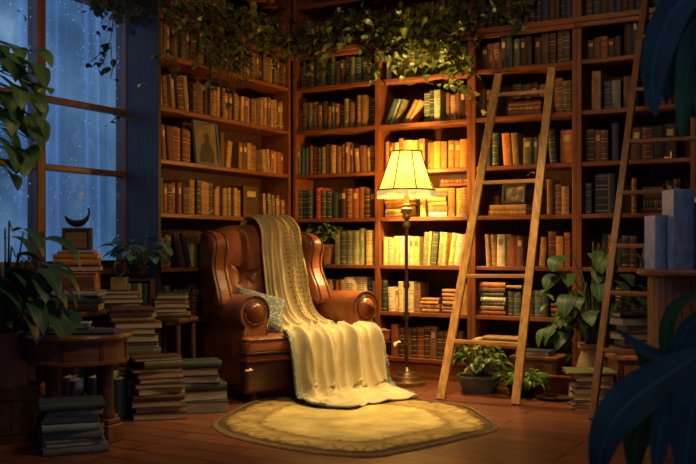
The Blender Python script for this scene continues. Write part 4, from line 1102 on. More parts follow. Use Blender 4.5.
# ------------------------------------------------------------------ floor stacks, left side
def fl_(px, Y): return cam2(px, Y)
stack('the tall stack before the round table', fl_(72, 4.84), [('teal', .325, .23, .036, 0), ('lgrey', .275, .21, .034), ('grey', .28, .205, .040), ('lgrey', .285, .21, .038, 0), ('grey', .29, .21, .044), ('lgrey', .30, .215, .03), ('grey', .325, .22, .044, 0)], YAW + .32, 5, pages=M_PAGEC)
stack('the floor stack right of the round table', fl_(158, 5.80), [('dbr', .30, .20, .024), ('ol', .24, .2, .046, 0), ('blk', .31, .22, .022), ('org', .28, .20, .036, pi), ('ol', .27, .2, .030, pi), ('dbr', .30, .21, .030), ('ol', .30, .2, .04, pi), ('dbr', .31, .21, .035), ('ol', .30, .22, .04, pi), ('dbr', .32, .22, .036), ('dbr', .33, .22, .042)], YAW + .35, 7)
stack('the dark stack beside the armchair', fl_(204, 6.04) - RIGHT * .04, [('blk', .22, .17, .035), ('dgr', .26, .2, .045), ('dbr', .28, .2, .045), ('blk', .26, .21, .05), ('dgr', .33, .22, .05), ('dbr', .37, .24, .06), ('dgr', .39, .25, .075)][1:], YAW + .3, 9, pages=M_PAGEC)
stack('the high stack behind the round table', fl_(133, 5.93), [('dbr', .26, .2, .03), ('ol', .29, .2, .036, pi), ('tan', .27, .2, .028), ('br', .3, .21, .04), ('ol', .28, .2, .036, pi), ('dbr', .3, .21, .05), ('gr', .31, .21, .04), ('ol', .30, .2, .05), ('dbr', .3, .22, .05), ('br', .3, .2, .04), ('dbr', .31, .22, .05), ('ol', .30, .22, .05), ('dbr', .31, .22, .06), ('br', .31, .22, .06), ('dbr', .32, .22, .06)], YAW + .4, 12)
# low stool with a stack near the armchair
st_ = fl_(167, 6.36); st_.x = max(st_.x, .17)
so_ = thing('stool', 'low dark stool squeezed between the book stacks and armchair', 'stool', st_, .1)
MB().box((-.15, -.12, .56), (.15, .12, .59)).build('seat', W_DARK, so_, bevel=.006)
for x in (-.125, .125):
    for y in (-.095, .095): MB().tube([(x, y, 0), (x * .95, y * .95, .5598)], .017, 8).build('leg', W_DARK, so_, smooth=40)
stack('the pile on the low stool', st_ + V((0, 0, .59)), [('ol', .21, .15, .03), ('tan', .22, .16, .028, pi), ('br', .24, .17, .034), ('dbr', .23, .17, .03, pi), ('ol', .25, .18, .034)], YAW + .2, 14)

# window bench
bench = thing('console', 'low dark wooden console under the window holding books', 'console', (-.315, -3.3, 0))
BL = 1.53; BZ = .66
MB().box((0, 0, BZ - .03), (.34, BL, BZ)).build('top_board', W_DARK, bench, bevel=.004)
for y in (0, BL / 2 - .015, BL - .03): MB().box((.01, y, 0), (.33, y + .03, BZ - .031)).build('side_panel', W_DARK, bench)
MB().box((.01, .031, .06), (.32, BL / 2 - .016, .085)).build('shelf', W_DARK, bench); MB().box((.01, BL / 2 + .016, .06), (.32, BL - .031, .085)).build('shelf', W_DARK, bench)
def bn(px, x=-.12): # point on bench by pixel column
    p = ray_plane(px, HZ, V((1, 0, 0)), x); p.z = BZ; return p
# stack carrying chest, books, clock, ornament
P0 = bn(78, -.13)
RB = YAW + .12
n0 = [('dgr', .30, .21, .045), ('dbr', .31, .22, .05)]
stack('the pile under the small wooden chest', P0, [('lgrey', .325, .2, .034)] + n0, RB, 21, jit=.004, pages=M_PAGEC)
zc = BZ + .034 + .045 + .05 + .004
ch = thing('small_chest', 'small wooden chest with a round knob between book piles by window', 'chest', P0 + V((0, 0, zc - BZ)), RB)
MB().box((-.13, -.09, 0), (.13, .09, .105)).build('body', W_CAB, ch, bevel=.006)
MB().box((-.14, -.098, .1055), (.14, .098, .122)).build('lid', W_CAB, ch, bevel=.006)
MB().box((-.115, -.094, .014), (.115, -.0905, .092)).build('drawer_front', W_TAB, ch, bevel=.002)
MB().lathe([(0, 0), (.008, 0), (.006, .008), (.012, .014), (.009, .022), (0, .024)], 14, M=Matrix.Translation((0, -.094, .055)) @ Matrix.Rotation(pi / 2, 4, 'X')).build('knob', M_BRASS, ch, smooth=True)
zc += .1235
stack('the pile on the small wooden chest', V((P0.x, P0.y, zc)), [('tan', .23, .16, .018), ('org', .28, .18, .034, 0), ('org', .29, .19, .040, 0), ('navy', .31, .19, .038)], RB, 23, jit=.003)
zc += .018 + .034 + .040 + .038 + .005
cb = thing('framed_box', 'square wooden framed box atop the book pile by the window', 'box', (P0.x + RIGHT.x * -.005, P0.y, zc), RB)
f = MB(); wv, hv = .092, .148
f.box((-wv, -.045, 0), (-wv + .02, .045, hv)); f.box((wv - .02, -.045, 0), (wv, .045, hv)); f.box((-wv + .02, -.045, 0), (wv - .02, .045, .018)); f.box((-wv + .02, -.045, hv - .018), (wv - .02, .045, hv))
f.build('frame', W_DARK, cb, bevel=.004)
MB().box((-wv + .02, -.030, .018), (wv - .02, .04, hv - .018)).build('front_panel', wood('box panel wood', (.20, .11, .055), 'x'), cb)
# crescent ornament
orn = MB(); pts_ = []
for k in range(15):
    a = radians(208 + 140 * k / 14)
    pts_.append((-.008 + .078 * cos(a), 0, .1005 + .078 * sin(a)))
rad = [.010, .015, .019, .023, .026, .028, .029, .029, .028, .026, .023, .020, .016, .012, .009]
orn.tube(pts_, [r_ * .78 for r_ in rad], 12)
e = V(pts_[-1]); orn.tube([e, e + V((.004, 0, .02)), e + V((-.002, 0, .04))], [.008, .006, .007], 8)
e = V(pts_[0]); orn.tube([e + V((.003, 0, -.003)), e + V((-.007, 0, .008))], [.008, .004], 8)
oo = orn.build('crescent_ornament', M_BLK, None, smooth=True, M=Matrix.Translation((P0.x, P0.y, zc + hv + .0045)) @ Matrix.Rotation(RB, 4, 'Z'))
tag(oo, 'dark curved crescent ornament with a short stem on top of the framed box', 'ornament')

# further pile, card box, oval frame, potted plant on the bench
P1 = bn(120, -.12)
stack('the low pile beneath the oval frame', P1, [('br', .25, .17, .024), ('tan', .26, .18, .03, pi), ('ol', .29, .2, .032, pi), ('br', .28, .19, .03)], YAW + .3, 25, jit=.006)
z1 = BZ + .024 + .03 + .032 + .03 + .004
cbx = MB().box((-.055, -.045, 0), (.055, .045, .085)).build('card_box', mat('ochre card', (.36, .23, .08), .8, 9), None, bevel=.003, M=Matrix.Translation((P1.x, P1.y, z1)) @ Matrix.Rotation(YAW, 4, 'Z'))
tag(cbx, 'small ochre card box under the oval frame', 'box')
ov = thing('oval_frame', 'little oval cameo frame standing on the ochre card box', 'picture', (P1.x, P1.y, z1 + .0855), YAW)
f = MB(); f.tube([(.036 * cos(2 * pi * k / 28), -.005, .066 + .058 * sin(2 * pi * k / 28)) for k in range(28)], .008, 8, closed=True); f.build('frame', M_BRASS, ov, smooth=True)
MB().prism([(.034 * cos(2 * pi * k / 28), .066 + .056 * sin(2 * pi * k / 28)) for k in range(28)], -.002, .004, axis=1).build('cameo', mat('cameo print', (.20, .10, .06), .6, 30, var=.6), ov)
MB().box((-.02, -.012, 0), (.02, .03, .008)).build('foot', M_BRASS, ov)
P2 = bn(139, -.05)
M_ = Matrix.Translation(P2) @ Matrix.Rotation(YAW, 4, 'Z')
# crate of upright books carrying the pot
cr_ = thing('small_crate', 'small dark crate under the potted plant by the window', 'crate', P2, YAW)
f = MB(); f.box((-.10, -.075, 0), (.10, .075, .012)); f.box((-.10, -.075, .1805), (.10, .075, .195)); f.box((-.10, -.075, .0125), (-.088, .075, .18)); f.box((.088, -.075, .0125), (.10, .075, .18)); f.box((-.0875, .065, .0125), (.0875, .075, .18)); f.build('crate_frame', W_DARK, cr_)
for k, (cc, x) in enumerate([('sage', -.075), ('gr', -.035), ('sage', .0), ('dgr', .04)]):
    addbook(M_ @ Matrix.Translation((x, -.07, .0125)), .033, .125, .15, cc, 'plain', '%s book, %s from left in the small crate by window' % (BN[cc], ORD[k + 1]), 'books in the small crate', False, 2)

# ------------------------------------------------------------------ plants
def pot(parent, r0, r1, h, m_, z=0, rim=.012, neck=None, name='pot'):
    prof = [(0, z), (r0, z)]
    if neck: prof += [(r1 * .98, z + h * .30), (r1, z + h * .48), (r1 * .86, z + h * .68), (neck, z + h * .82), (neck, z + h * .88), (neck + .02, z + h * .93), (neck + .022, z + h), (neck - .006, z + h), (neck - .012, z + h * .93), (0, z + h * .92)]
    else: prof += [(r1, z + h * .86), (r1 + rim, z + h * .865), (r1 + rim, z + h), (r1 - .008, z + h), (r1 - .014, z + h * .9), (0, z + h * .9)]
    o = MB().lathe(prof, 30).build(name, m_, parent, smooth=40)
    rr_ = (neck - .012) if neck else (r1 - .015)
    zz_ = z + h * (.925 if neck else .905)
    MB().lathe([(0, zz_), (rr_, zz_), (rr_, zz_ + .004), (0, zz_ + .012)], 20).build('soil', M_SOIL, o)
    return o
def bush(root, z, n, spread, height, L, W, lm, sm, seed, droop=.9, heart=False, squash=(1, 1), rmin=.15, updir=1.0, ang=None):
    rr = random.Random(seed); fo = MB(); stm = MB()
    for k in range(n):
        q = rr.uniform(0, 2 * pi) if ang is None else radians(rr.uniform(*ang))
        rad = spread * sqrt(rr.uniform(rmin, 1)); hh = height * rr.uniform(.35, 1) * (1.1 - .5 * rad / spread)
        e = V((cos(q) * rad * squash[0], sin(q) * rad * squash[1], z + hh))
        b0 = V((cos(q) * .03, sin(q) * .03, z)); mid = b0.lerp(e, .5) + V((0, 0, hh * .22 * updir))
        P = [b0.lerp(mid, .5) + V((0, 0, hh * .06)), mid, e]
        stm.tube([b0] + P, [.004, .0035, .003, .002], 5)
        d = V((cos(q) + rr.uniform(-.5, .5), sin(q) + rr.uniform(-.5, .5), rr.uniform(-.2, .5)))
        l = L * rr.uniform(.65, 1.15)
        fo.leaf(e, d, l, W * l / L, droop * rr.uniform(.6, 1.3), .16, 0, heart=heart, roll=rr.uniform(-.5, .5))
    stm.build('stems', sm, root); return fo.build('foliage', lm, root, smooth=True)
def rotate_to_cam(px): return YAW

# potted plant on the crate by the window
pw = thing('potted_plant', 'bushy blue-green potted plant on the crate by the window', 'plant', P2 + V((0, 0, .196)), YAW)
pot(pw, .05, .068, .085, W_DARK if False else M_BLK)
bush(pw, .08, 46, .17, .26, .10, .065, leafmat('window plant leaf', (.08, .19, .15)), M_STEM, 31, 1.0)
fo = MB()  # a long straw-like leaf to the right
# plant on fifth shelf left of the lamp
p3 = V((tB(321), .10, ZD + .001))
ps = thing('potted_plant', 'round leafy potted plant on the shelf behind the armchair', 'plant', p3)
pot(ps, .055, .085, .17, M_TERRA)
bush(ps, .165, 95, .165, .24, .07, .042, L_POT, M_STEM, 33, .9, squash=(1, .55))
# two plants at the ladder foot
a_ = fl_(479, 6.80)
pa = thing('potted_plant', 'leafy plant with a red bloom in a grey basin behind the ladder', 'plant', a_, YAW)
pot(pa, .12, .155, .125, mat('grey stoneware', (.13, .14, .12), .6, 12), rim=.01)
bush(pa, .11, 110, .185, .32, .085, .05, L_POT, M_STEM, 35, 1.0)
fl2 = MB(); rr = random.Random(3)
for k in range(9):
    q = 2 * pi * k / 9; fl2.leaf((.02, -.16, .25), V((cos(q), -.5, sin(q))), .035, .02, .3)
fl2.build('bloom', mat('red petals', (.45, .03, .02), .6), pa, smooth=True)
a_ = fl_(522, 6.62)
pb = thing('potted_plant', 'low bright green plant on the floor right of the ladder foot', 'plant', a_, YAW)
pot(pb, .08, .10, .07, M_BLK)
bush(pb, .06, 80, .175, .15, .10, .034, L_FRESH, M_STEM, 37, 1.1, rmin=.05)
# large plant in pale urn
a_ = fl_(592, 6.42)
pu = thing('potted_plant', 'tall broad-leaved plant in a pale urn behind the dark ladder', 'plant', a_, YAW)
pot(pu, .075, .115, .40, M_STONE, neck=.078)
rr = random.Random(41); fo = MB(); stm = MB()
SPEC = []
for k in range(52):
    x = rr.uniform(-.34, .30); z = rr.uniform(.46, 1.06) if k % 5 else rr.uniform(.36, .52)
    if x > -.12: z = max(z, .62)
    SPEC.append((x * (1 - .35 * abs(z - .72)), z, z + rr.uniform(.02, .14)))
for k, (x, z, zt) in enumerate(SPEC):
    y = rr.uniform(-.22, .06)
    e = V((x, y, z)); b0 = V((x * .08, 0, .37)); mid = V((x * .5, y * .5, max(zt, z + .05, .5)))
    stm.tube([b0, b0.lerp(mid, .6) + V((0, 0, .04)), mid.lerp(e, .45) + V((0, 0, .02)), e], [.006, .005, .004, .003], 5)
    d = V((x * 1.6 + rr.uniform(-.3, .3), y - .25, .15)); fo.leaf(e, d, rr.uniform(.15, .24), rr.uniform(.085, .125), rr.uniform(1.2, 2.4), .14, heart=False, roll=rr.uniform(-.5, .5), n=8)
stm.build('stems', M_STEM, pu); fo.build('foliage', leafmat('urn plant leaf', (.065, .13, .045)), pu, smooth=True)
# extra small light leaves at lower left
lf = MB()
for k in range(60):
    q = rr.uniform(0, 2 * pi); e = V((-.20 + rr.gauss(0, .06), -.06 + rr.gauss(0, .04), .58 + rr.gauss(0, .10)))
    lf.leaf(e, V((cos(q), -.5, rr.uniform(-.4, .3))), rr.uniform(.07, .11), .045, 1.0)
lf.build('young_leaves', L_POT, pu, smooth=True)

# left: tall jar plant in a wooden tub
a_ = fl_(6, 5.12)
pl = thing('potted_plant', 'large dark-leaved plant in a jar set in a wooden tub at left', 'plant', a_, YAW)
tb_ = MB()
for k in range(18):
    q0, q1 = 2 * pi * k / 18, 2 * pi * (k + .94) / 18
    def R_(r, q, z): return (r * cos(q), r * sin(q), z)
    vs = [R_(.135, q0, 0), R_(.135, q1, 0), R_(.155, q1, 0), R_(.155, q0, 0), R_(.165, q0, .31), R_(.165, q1, .31), R_(.185, q1, .31), R_(.185, q0, .31)]
    tb_.add(vs, [(3, 2, 1, 0), (4, 5, 6, 7), (0, 1, 5, 4), (1, 2, 6, 5), (2, 3, 7, 6), (3, 0, 4, 7)])
tub = tb_.build('tub', W_DARK, pl)
for z, r_ in ((.06, .160), (.25, .180)): MB().tube([(r_ * cos(2 * pi * k / 30), r_ * sin(2 * pi * k / 30), z) for k in range(30)], .006, 6, closed=True).build('hoop', M_BRONZE, tub)
jar = MB().lathe([(0, .02), (.10, .02), (.125, .30), (.12, .42), (.085, .52), (.075, .56), (.09, .60), (.078, .60), (.06, .55), (0, .54)], 26).build('jar', M_TERRA, pl, smooth=40)
stm = MB(); fo = MB(); rr = random.Random(51)
LS = [(.16, .98, .72), (.26, .86, .66), (.30, .78, .6), (.22, .72, .6), (.26, .70, .5), (.10, .86, .7), (.05, 1.02, .85), (-.05, .9, .8), (.02, .78, .7), (.14, .66, .6), (.28, .60, .5), (.18, 1.10, 1.0), (.08, 1.16, 1.1), (.27, .84, .6), (-.12, .7, .6), (.24, .96, .8), (.1, .72, .5), (.22, .94, .75), (-.02, 1.12, 1.0), (.30, .66, .4)] + [(rr.uniform(-.1, .20), rr.uniform(.62, 1.0), .7) for _ in range(16)]
for x, z, zt in LS:
    y = rr.uniform(-.22, .05); e = V((x, y, z)); b0 = V((x * .08, 0, .54)); mid = V((x * .55, y * .6, z + .06))
    stm.tube([b0, b0.lerp(mid, .6) + V((0, 0, .05)), mid, e], [.007, .006, .005, .003], 5)
    fo.leaf(e, V((.8 + rr.uniform(-.4, .2), y * .8 + rr.uniform(-.6, .3), .25)), rr.uniform(.22, .32), rr.uniform(.09, .13), rr.uniform(1.2, 2.3), .16, roll=rr.uniform(-.4, .4), n=8)
stm.build('stems', M_STEM, pl); fo.build('foliage', L_BIG, pl, smooth=True)
# upper left: tall climbing plant, heart shaped leaves, its pot stands left of the frame
a_ = fl_(-45, 4.75)
pt = thing('potted_plant', 'tall heart-leaved climbing plant reaching in at the upper left edge', 'plant', a_, YAW)
pot(pt, .12, .16, .32, M_TERRA)
stm = MB(); fo = MB(); rr = random.Random(61)
HL = [(4, 52, .2), (24, 64, .17), (36, 70, .12), (10, 84, .2), (20, 92, .17), (32, 102, .16), (6, 110, .2), (22, 118, .2), (14, 130, .19), (28, 138, .14), (8, 146, .2), (18, 156, .2), (4, 70, .2), (0, 128, .2), (34, 52, .12), (-8, 95, .2), (2, 160, .16), (12, 66, .16), (28, 84, .13), (38, 118, .12), (-4, 44, .15), (16, 48, .12), (44, 88, .11), (24, 150, .14), (16, 108, .18), (34, 128, .13), (2, 92, .2), (26, 74, .14), (10, 172, .15), (30, 96, .13), (-6, 60, .18), (6, 122, .18)]
def loc(p, root_loc):   # world point to plant-local (root rotated by YAW about z)
    return Matrix.Rotation(-YAW, 3, 'Z') @ (p - root_loc)
MAIN = [V((0, 0, .29)), V((.02, 0, .8)), V((-.02, .02, 1.3)), V((.05, 0, 1.8)), V((.10, 0, 2.15))]
stm.tube(MAIN, [.014, .012, .010, .008, .005], 7)
for px, py, L in HL:
    e = loc(at(px, py, 4.55 + rr.uniform(-.2, .2)), a_); b0 = V((.03, 0, min(2.1, e.z + .05 + rr.uniform(0, .12))))
    mid = b0.lerp(e, .55) + V((0, 0, .05)); stm.tube([b0, mid, e], [.005, .004, .003], 5)
    fo.leaf(e, V((.7 + rr.uniform(-.5, .3), rr.uniform(-.9, .1), rr.uniform(-.3, .2))), L * rr.uniform(.9, 1.15), L * .66, rr.uniform(1.0, 2.2), .14, heart=True, roll=rr.uniform(-.5, .5), n=8)
stm.build('stems', M_STEM, pt); fo.build('foliage', leafmat('climber leaf', (.065, .15, .04)), pt, smooth=True)

# right foreground: big dark leaves
a_ = fl_(690, 2.75)
pr = thing('potted_plant', 'large dark blue-green leaves of a plant in the right foreground', 'plant', a_, YAW)
pot(pr, .12, .16, .26, M_TERRA)
stm = MB(); fo = MB(); rr = random.Random(71)
def big(px, py, Y, px2, py2, L, W, droop, dy=-.1, n=9, roll=0):
    """leaf whose base is at one point and which heads for another"""
    e = loc(at(px, py, Y), a_); e2 = loc(at(px2, py2, Y + dy), a_)
    b0 = V((e.x * .1, e.y * .1, .23)); mid = b0.lerp(e, .6) + V((0, 0, .06))
    stm.tube([b0, b0.lerp(mid, .55), mid, e], [.009, .008, .006, .004], 6)
    fo.leaf(e, e2 - e, L, W, droop, .16, n=n, roll=roll)
def hero(root_loc, pix, Y, W, tilt=.3, fo_=None, stem=True):
    P = [loc(at(x, y, Y + dy_), root_loc) for x, y, dy_ in [(q + (0,))[:3] for q in pix]]
    if stem:
        b0 = V((P[0].x * .1, P[0].y * .1, .23)); stm.tube([b0, b0.lerp(P[0], .5) + V((.03, 0, .05)), P[0]], [.009, .007, .005], 6)
    (fo_ or fo).leafpath(P, W, tilt=tilt)
FG = MB()
for pix, Y, W, tl_ in [([(702, 352), (664, 378, -.05), (630, 402, -.1), (606, 434, -.12), (596, 480, -.1)], 2.6, .125, .35), ([(704, 396), (676, 408), (660, 430, -.05), (656, 478, -.05)], 2.45, .10, -.5),
    ([(704, 350), (676, 360), (648, 352), (618, 331)], 2.75, .055, .4), ([(706, 372), (694, 402), (688, 440), (684, 476)], 2.4, .11, .5), ([(704, 312), (688, 328), (676, 350), (668, 380)], 2.75, .075, -.5),
    ([(710, 330), (700, 350), (688, 385)], 2.65, .085, .6)]:
    hero(a_, pix, Y, W, tl_)
for pix, Y, W, tl_ in [([(666, 372), (665, 335), (674, 308), (696, 294)], 2.85, .055, .3), ([(652, 398), (648, 372), (640, 350), (628, 338)], 2.8, .05, .2), ([(668, 410), (648, 420), (636, 440), (634, 475)], 2.55, .085, .2)]:
    hero(a_, pix, Y, W, tl_, FG)
FG.build('young_leaves', leafmat('dim green leaf', (.03, .10, .035)), pr, smooth=True)
stm.build('stems', M_STEM, pr); fo.build('foliage', L_BLUE, pr, smooth=True)
# right upper foreground: hanging plant
HP = at(735, -25, 2.7)
hp = thing('hanging_plant', 'long dark leaves drooping from a hanging plant at the upper right corner', 'plant', HP, YAW)
hb = pot(hp, .09, .13, .16, M_TERRA, z=-.06)
MB().tube([(0, 0, .09), (0, 0, CZ - HP.z - .002)], .004, 6).build('cord', M_BRONZE, hp)
stm = MB(); fo = MB()
def hl(px, py, Y, px2, py2, L, W, droop, roll=0):
    e = loc(at(px, py, Y), HP); e2 = loc(at(px2, py2, Y), HP)
    stm.tube([(0, 0, .09), e * .5 + V((0, 0, .12)), e], [.008, .007, .005], 6)
    fo.leaf(e, e2 - e, L, W, droop, .18, n=10, roll=roll)
for pix, Y, W, tl_ in [([(706, -12), (678, 4), (660, 38), (652, 78), (655, 116)], 2.6, .105, -.3), ([(708, -6), (690, 10), (676, 40), (668, 78), (668, 100)], 2.7, .10, .3), ([(714, 0), (700, 50), (694, 118)], 2.65, .10, .2), ([(716, -10), (708, 60), (704, 130)], 2.6, .10, .0)]:
    hero(HP, pix, Y, W, tl_, None, False); stm.tube([(0, 0, .09), loc(at(pix[0][0], pix[0][1], Y), HP)], .006, 6)
G2 = MB(); hero(HP, [(712, 10), (694, 40), (686, 85), (681, 138)], 2.6, .07, .3, G2, False); stm.tube([(0, 0, .09), loc(at(712, 10, 2.6), HP)], .006, 6)
G2.build('green_leaf', leafmat('hanging green leaf', (.03, .10, .04)), hp, smooth=True)
stm.build('stems', M_STEM, hp); fo.build('foliage', L_BLUE, hp, smooth=True)

# ------------------------------------------------------------------ ivy along the cornices
def vine(root, o, paths, lm, sz, seed, dens=1.0, stem=M_VINE, jitter=.04):
    rr = random.Random(seed); stm = MB(); fo = MB()
    for P in paths:
        P = [V(p) - o for p in P]
        Ls = sum((P[i + 1] - P[i]).length for i in range(len(P) - 1))
        n = max(3, int(Ls / .035 * dens)); q = []
        for k in range(n + 1):
            f = k / n * (len(P) - 1); i = min(int(f), len(P) - 2); w_ = f - i
            p = P[i].lerp(P[i + 1], w_); q.append(p + V((rr.gauss(0, jitter * .35), rr.gauss(0, jitter * .35), rr.gauss(0, jitter * .35))))
        stm.tube(q, .0035, 5)
        for p in q:
            for _ in range(1 if rr.random() < .5 else 2):
                a = rr.uniform(0, 2 * pi)
                d = V((cos(a), sin(a), rr.uniform(-.5, .4))); L = sz * rr.uniform(.6, 1.25)
                b = p + V((rr.gauss(0, jitter), rr.gauss(0, jitter), rr.gauss(0, jitter)))
                fo.leaf(b, d, L, L * .62, rr.uniform(.5, 1.7), .15, n=5, heart=rr.random() < .5, roll=rr.uniform(-.7, .7))
    stm.build('vine_stems', stem, root); return fo.build('foliage', lm, root, smooth=True)
def b_at(px, py, d=.08): return ray_plane(px, py, NY, -d)
NX = V((1, 0, 0))
def l_at(px, py, d=.08): return ray_plane(px, py, NX, d)
rr = random.Random(81)
def drape(fn, px0, px1, ytop, ybot, n, d0=.02, d1=.12):
    out = []
    for k in range(n):
        x = px0 + (px1 - px0) * (k + rr.uniform(.1, .9)) / n; yb_ = rr.uniform(ytop + (ybot - ytop) * .35, ybot); d = rr.uniform(d0, d1)
        yt = ytop + rr.uniform(-6, 4)
        out.append([fn(x + rr.uniform(-8, 8), yt, d), fn(x + rr.uniform(-6, 6), (yt + yb_) / 2, d + .03), fn(x + rr.uniform(-8, 8), yb_, d + .02)])
    return out
# over left bookcase (hero)
o = l_at(240, -5, .05)
iv = thing('trailing_ivy', 'dense ivy spilling over the top of the bookcase by the window', 'plant', o)
pth = [[l_at(165, 8, .06), l_at(200, 6, .1), l_at(240, 14, .08), l_at(288, 40, .06)], [l_at(190, 12, .08), l_at(230, 26, .1), l_at(280, 54, .08)]]
pth += drape(l_at, 180, 215, 8, 42, 6) + drape(l_at, 205, 245, 12, 84, 12) + drape(l_at, 240, 292, 20, 66, 14) + drape(l_at, 222, 240, 40, 92, 5) + drape(l_at, 170, 190, 4, 26, 3)
pth += [[l_at(162, 56, .05), l_at(172, 60, .07), l_at(176, 70, .06)], [l_at(162, 52, .05), l_at(168, 64, .07)]]
vine(iv, o, pth, L_IVY_SHADED, .078, 82, .62)
# over the window corner
o = l_at(120, 4, -.28)
iv = thing('trailing_ivy', 'dark ivy above the window corner beside the bookcase', 'plant', o)
pth = [[l_at(84, -4, -.2), l_at(110, 8, -.2), l_at(140, 10, -.15), l_at(165, 8, -.02)], [l_at(100, 4, -.2), l_at(130, 16, -.18), l_at(160, 16, -.05)]] + drape(l_at, 105, 165, 0, 24, 9, -.22, -.1)
pth += [[l_at(112, 2, -.2), l_at(98, 10, -.2), l_at(94, 2, -.2)]]
vine(iv, o, pth, leafmat('night ivy leaf', (.028, .06, .032)), .065, 83, 1.2)  # ivy green darkened to carry the night shade
# thin trailing sprig in front of the window
o = l_at(112, 0, -.27)
iv = thing('trailing_ivy', 'thin ivy sprig hanging in front of the window glass', 'plant', o)
vine(iv, o, [[l_at(113, 0, -.27), l_at(112, 22, -.27), l_at(110, 44, -.27), l_at(104, 60, -.27), l_at(96, 70, -.27)], [l_at(110, 44, -.27), l_at(112, 60, -.27), l_at(110, 78, -.27)], [l_at(106, 54, -.27), l_at(92, 58, -.27)]], leafmat('night sprig leaf', (.02, .05, .035)), .062, 84, .38, jitter=.02)  # night gloom is painted into this leaf colour
o = l_at(121, 100, -.25)
iv = thing('trailing_ivy', 'short ivy sprig low on the window frame beside the bookcase', 'plant', o)
vine(iv, o, [[l_at(124, 0, -.27), l_at(125, 60, -.27), l_at(122, 112, -.26), l_at(128, 120, -.25), l_at(125, 136, -.25)], [l_at(122, 112, -.26), l_at(112, 122, -.26)], [l_at(122, 112, -.26), l_at(135, 118, -.2)]][1:], leafmat('night sprig leaf pale', (.035, .07, .04)), .05, 85, .7, jitter=.02)  # slightly paler green, night shade still in the colour
# corner & lamp bays
o = b_at(350, 30, .05)
iv = thing('trailing_ivy', 'dark ivy over the cornice left of the lamp bay', 'plant', o)
pth = [[b_at(294, 40, .08), b_at(330, 34, .1), b_at(380, 26, .1), b_at(398, 22, .1)], [b_at(300, 50, .08), b_at(340, 40, .1), b_at(385, 34, .1)]] + drape(b_at, 294, 330, 34, 78, 9) + drape(b_at, 328, 362, 16, 46, 9) + drape(b_at, 352, 398, 12, 40, 10) + drape(b_at, 366, 392, 40, 84, 7)
vine(iv, o, pth, L_IVY_SHADED, .085, 86, .55)
o = b_at(430, 20, .05)
iv = thing('trailing_ivy', 'lush lamplit ivy hanging over the cornice above the lamp', 'plant', o)
pth = [[b_at(392, 30, .1), b_at(420, 22, .12), b_at(462, 16, .1)], [b_at(400, 36, .1), b_at(430, 36, .12), b_at(458, 34, .1)]] + drape(b_at, 396, 460, 14, 72, 26, .04, .16) + drape(b_at, 440, 470, 50, 82, 8)
pth += [[b_at(442, 76, .1), b_at(456, 88, .12), b_at(470, 98, .1), b_at(473, 106, .1)], [b_at(446, 74, .1), b_at(462, 84, .12), b_at(476, 88, .1)]]
vine(iv, o, pth, L_IVY, .085, 87, .62)
o = b_at(500, 6, .05)
iv = thing('trailing_ivy', 'ivy on the cornice above the pale ladder top', 'plant', o)
pth = [[b_at(452, -6, .06), b_at(480, 8, .08), b_at(524, 6, .06)], [b_at(456, 10, .06), b_at(470, 28, .07), b_at(474, 40, .08)]] + drape(b_at, 452, 528, -6, 18, 15) + [[b_at(496, 14, .1), b_at(520, 24, .1), b_at(528, 30, .1)], [b_at(474, 20, .08), b_at(480, 34, .1), b_at(484, 38, .1)]]
vine(iv, o, pth, L_IVY_SHADED, .08, 88, .6)

# brown hanging bowl above the left bookcase
hbp = l_at(268, -24, .28)
hb = thing('hanging_bowl', 'brown hanging bowl partly seen at the top edge above the ivy', 'bowl', hbp)
MB().lathe([(0, -.13), (.07, -.125), (.16, -.085), (.22, -.02), (.235, .05), (.225, .05), (.20, -.01), (.14, -.06), (0, -.10)], 36).build('bowl', wood('bowl wood', (.10, .035, .018), 'x', .4), hb, smooth=40)
for k in range(3):
    q = 2 * pi * k / 3 + .4; MB().tube([(.228 * cos(q), .228 * sin(q), .05), (0, 0, CZ - hbp.z - .002)], .004, 5).build('cord', M_BRONZE, hb)

# ------------------------------------------------------------------ right side furniture
a_ = fl_(637, 6.06)
nsr = thing('nightstand', 'small wooden nightstand with a dark curled handle behind the dark ladder', 'nightstand', a_, YAW)
f = MB(); f.box((-.16, -.13, .0), (.16, .13, .335)); f.build('body', W_CAB, nsr, bevel=.006)
MB().prism([(-.19, -.14), (-.165, -.165), (.165, -.165), (.19, -.14), (.19, .145), (-.19, .145)], .336, .372).build('top', W_CAB, nsr, bevel=.012, seg=3)
for x in (-.15, .15): MB().box((x - .018, -.145, 0), (x + .018, -.1302, .3355)).build('corner_post', W_TAB, nsr, bevel=.004)
MB().box((-.128, -.139, .05), (.128, -.1305, .31)).build('door', W_CAB, nsr, bevel=.004)
h_ = MB(); h_.tube([(-.028, -.146, .215), (-.035, -.15, .20), (-.028, -.152, .18), (-.008, -.152, .172), (.006, -.152, .185), (.012, -.15, .205), (.024, -.152, .212), (.03, -.15, .198)], .0055, 7)
h_.build('handle', M_BLK, nsr, smooth=True)
stack('the dark pile on the nightstand', a_ + V((0, 0, .372)), [('blk', .31, .2, .035), ('dbr', .27, .19, .055), ('rb', .25, .18, .045), ('dbr', .26, .19, .05), ('rb', .24, .18, .04), ('dbr', .28, .2, .05)], YAW + .1, 61, pages=M_PAGEC)
stack('the short stack on the floor beside the urn', fl_(594, 6.08) - RIGHT * .01, [('sage', .36, .22, .022, 0), ('navy', .24, .19, .05), ('tan', .28, .2, .036, pi), ('dbr', .27, .2, .04, pi), ('sage', .26, .2, .04), ('dbr', .28, .21, .04), ('tan', .27, .2, .03, pi)], YAW - .12, 63, jit=.012)
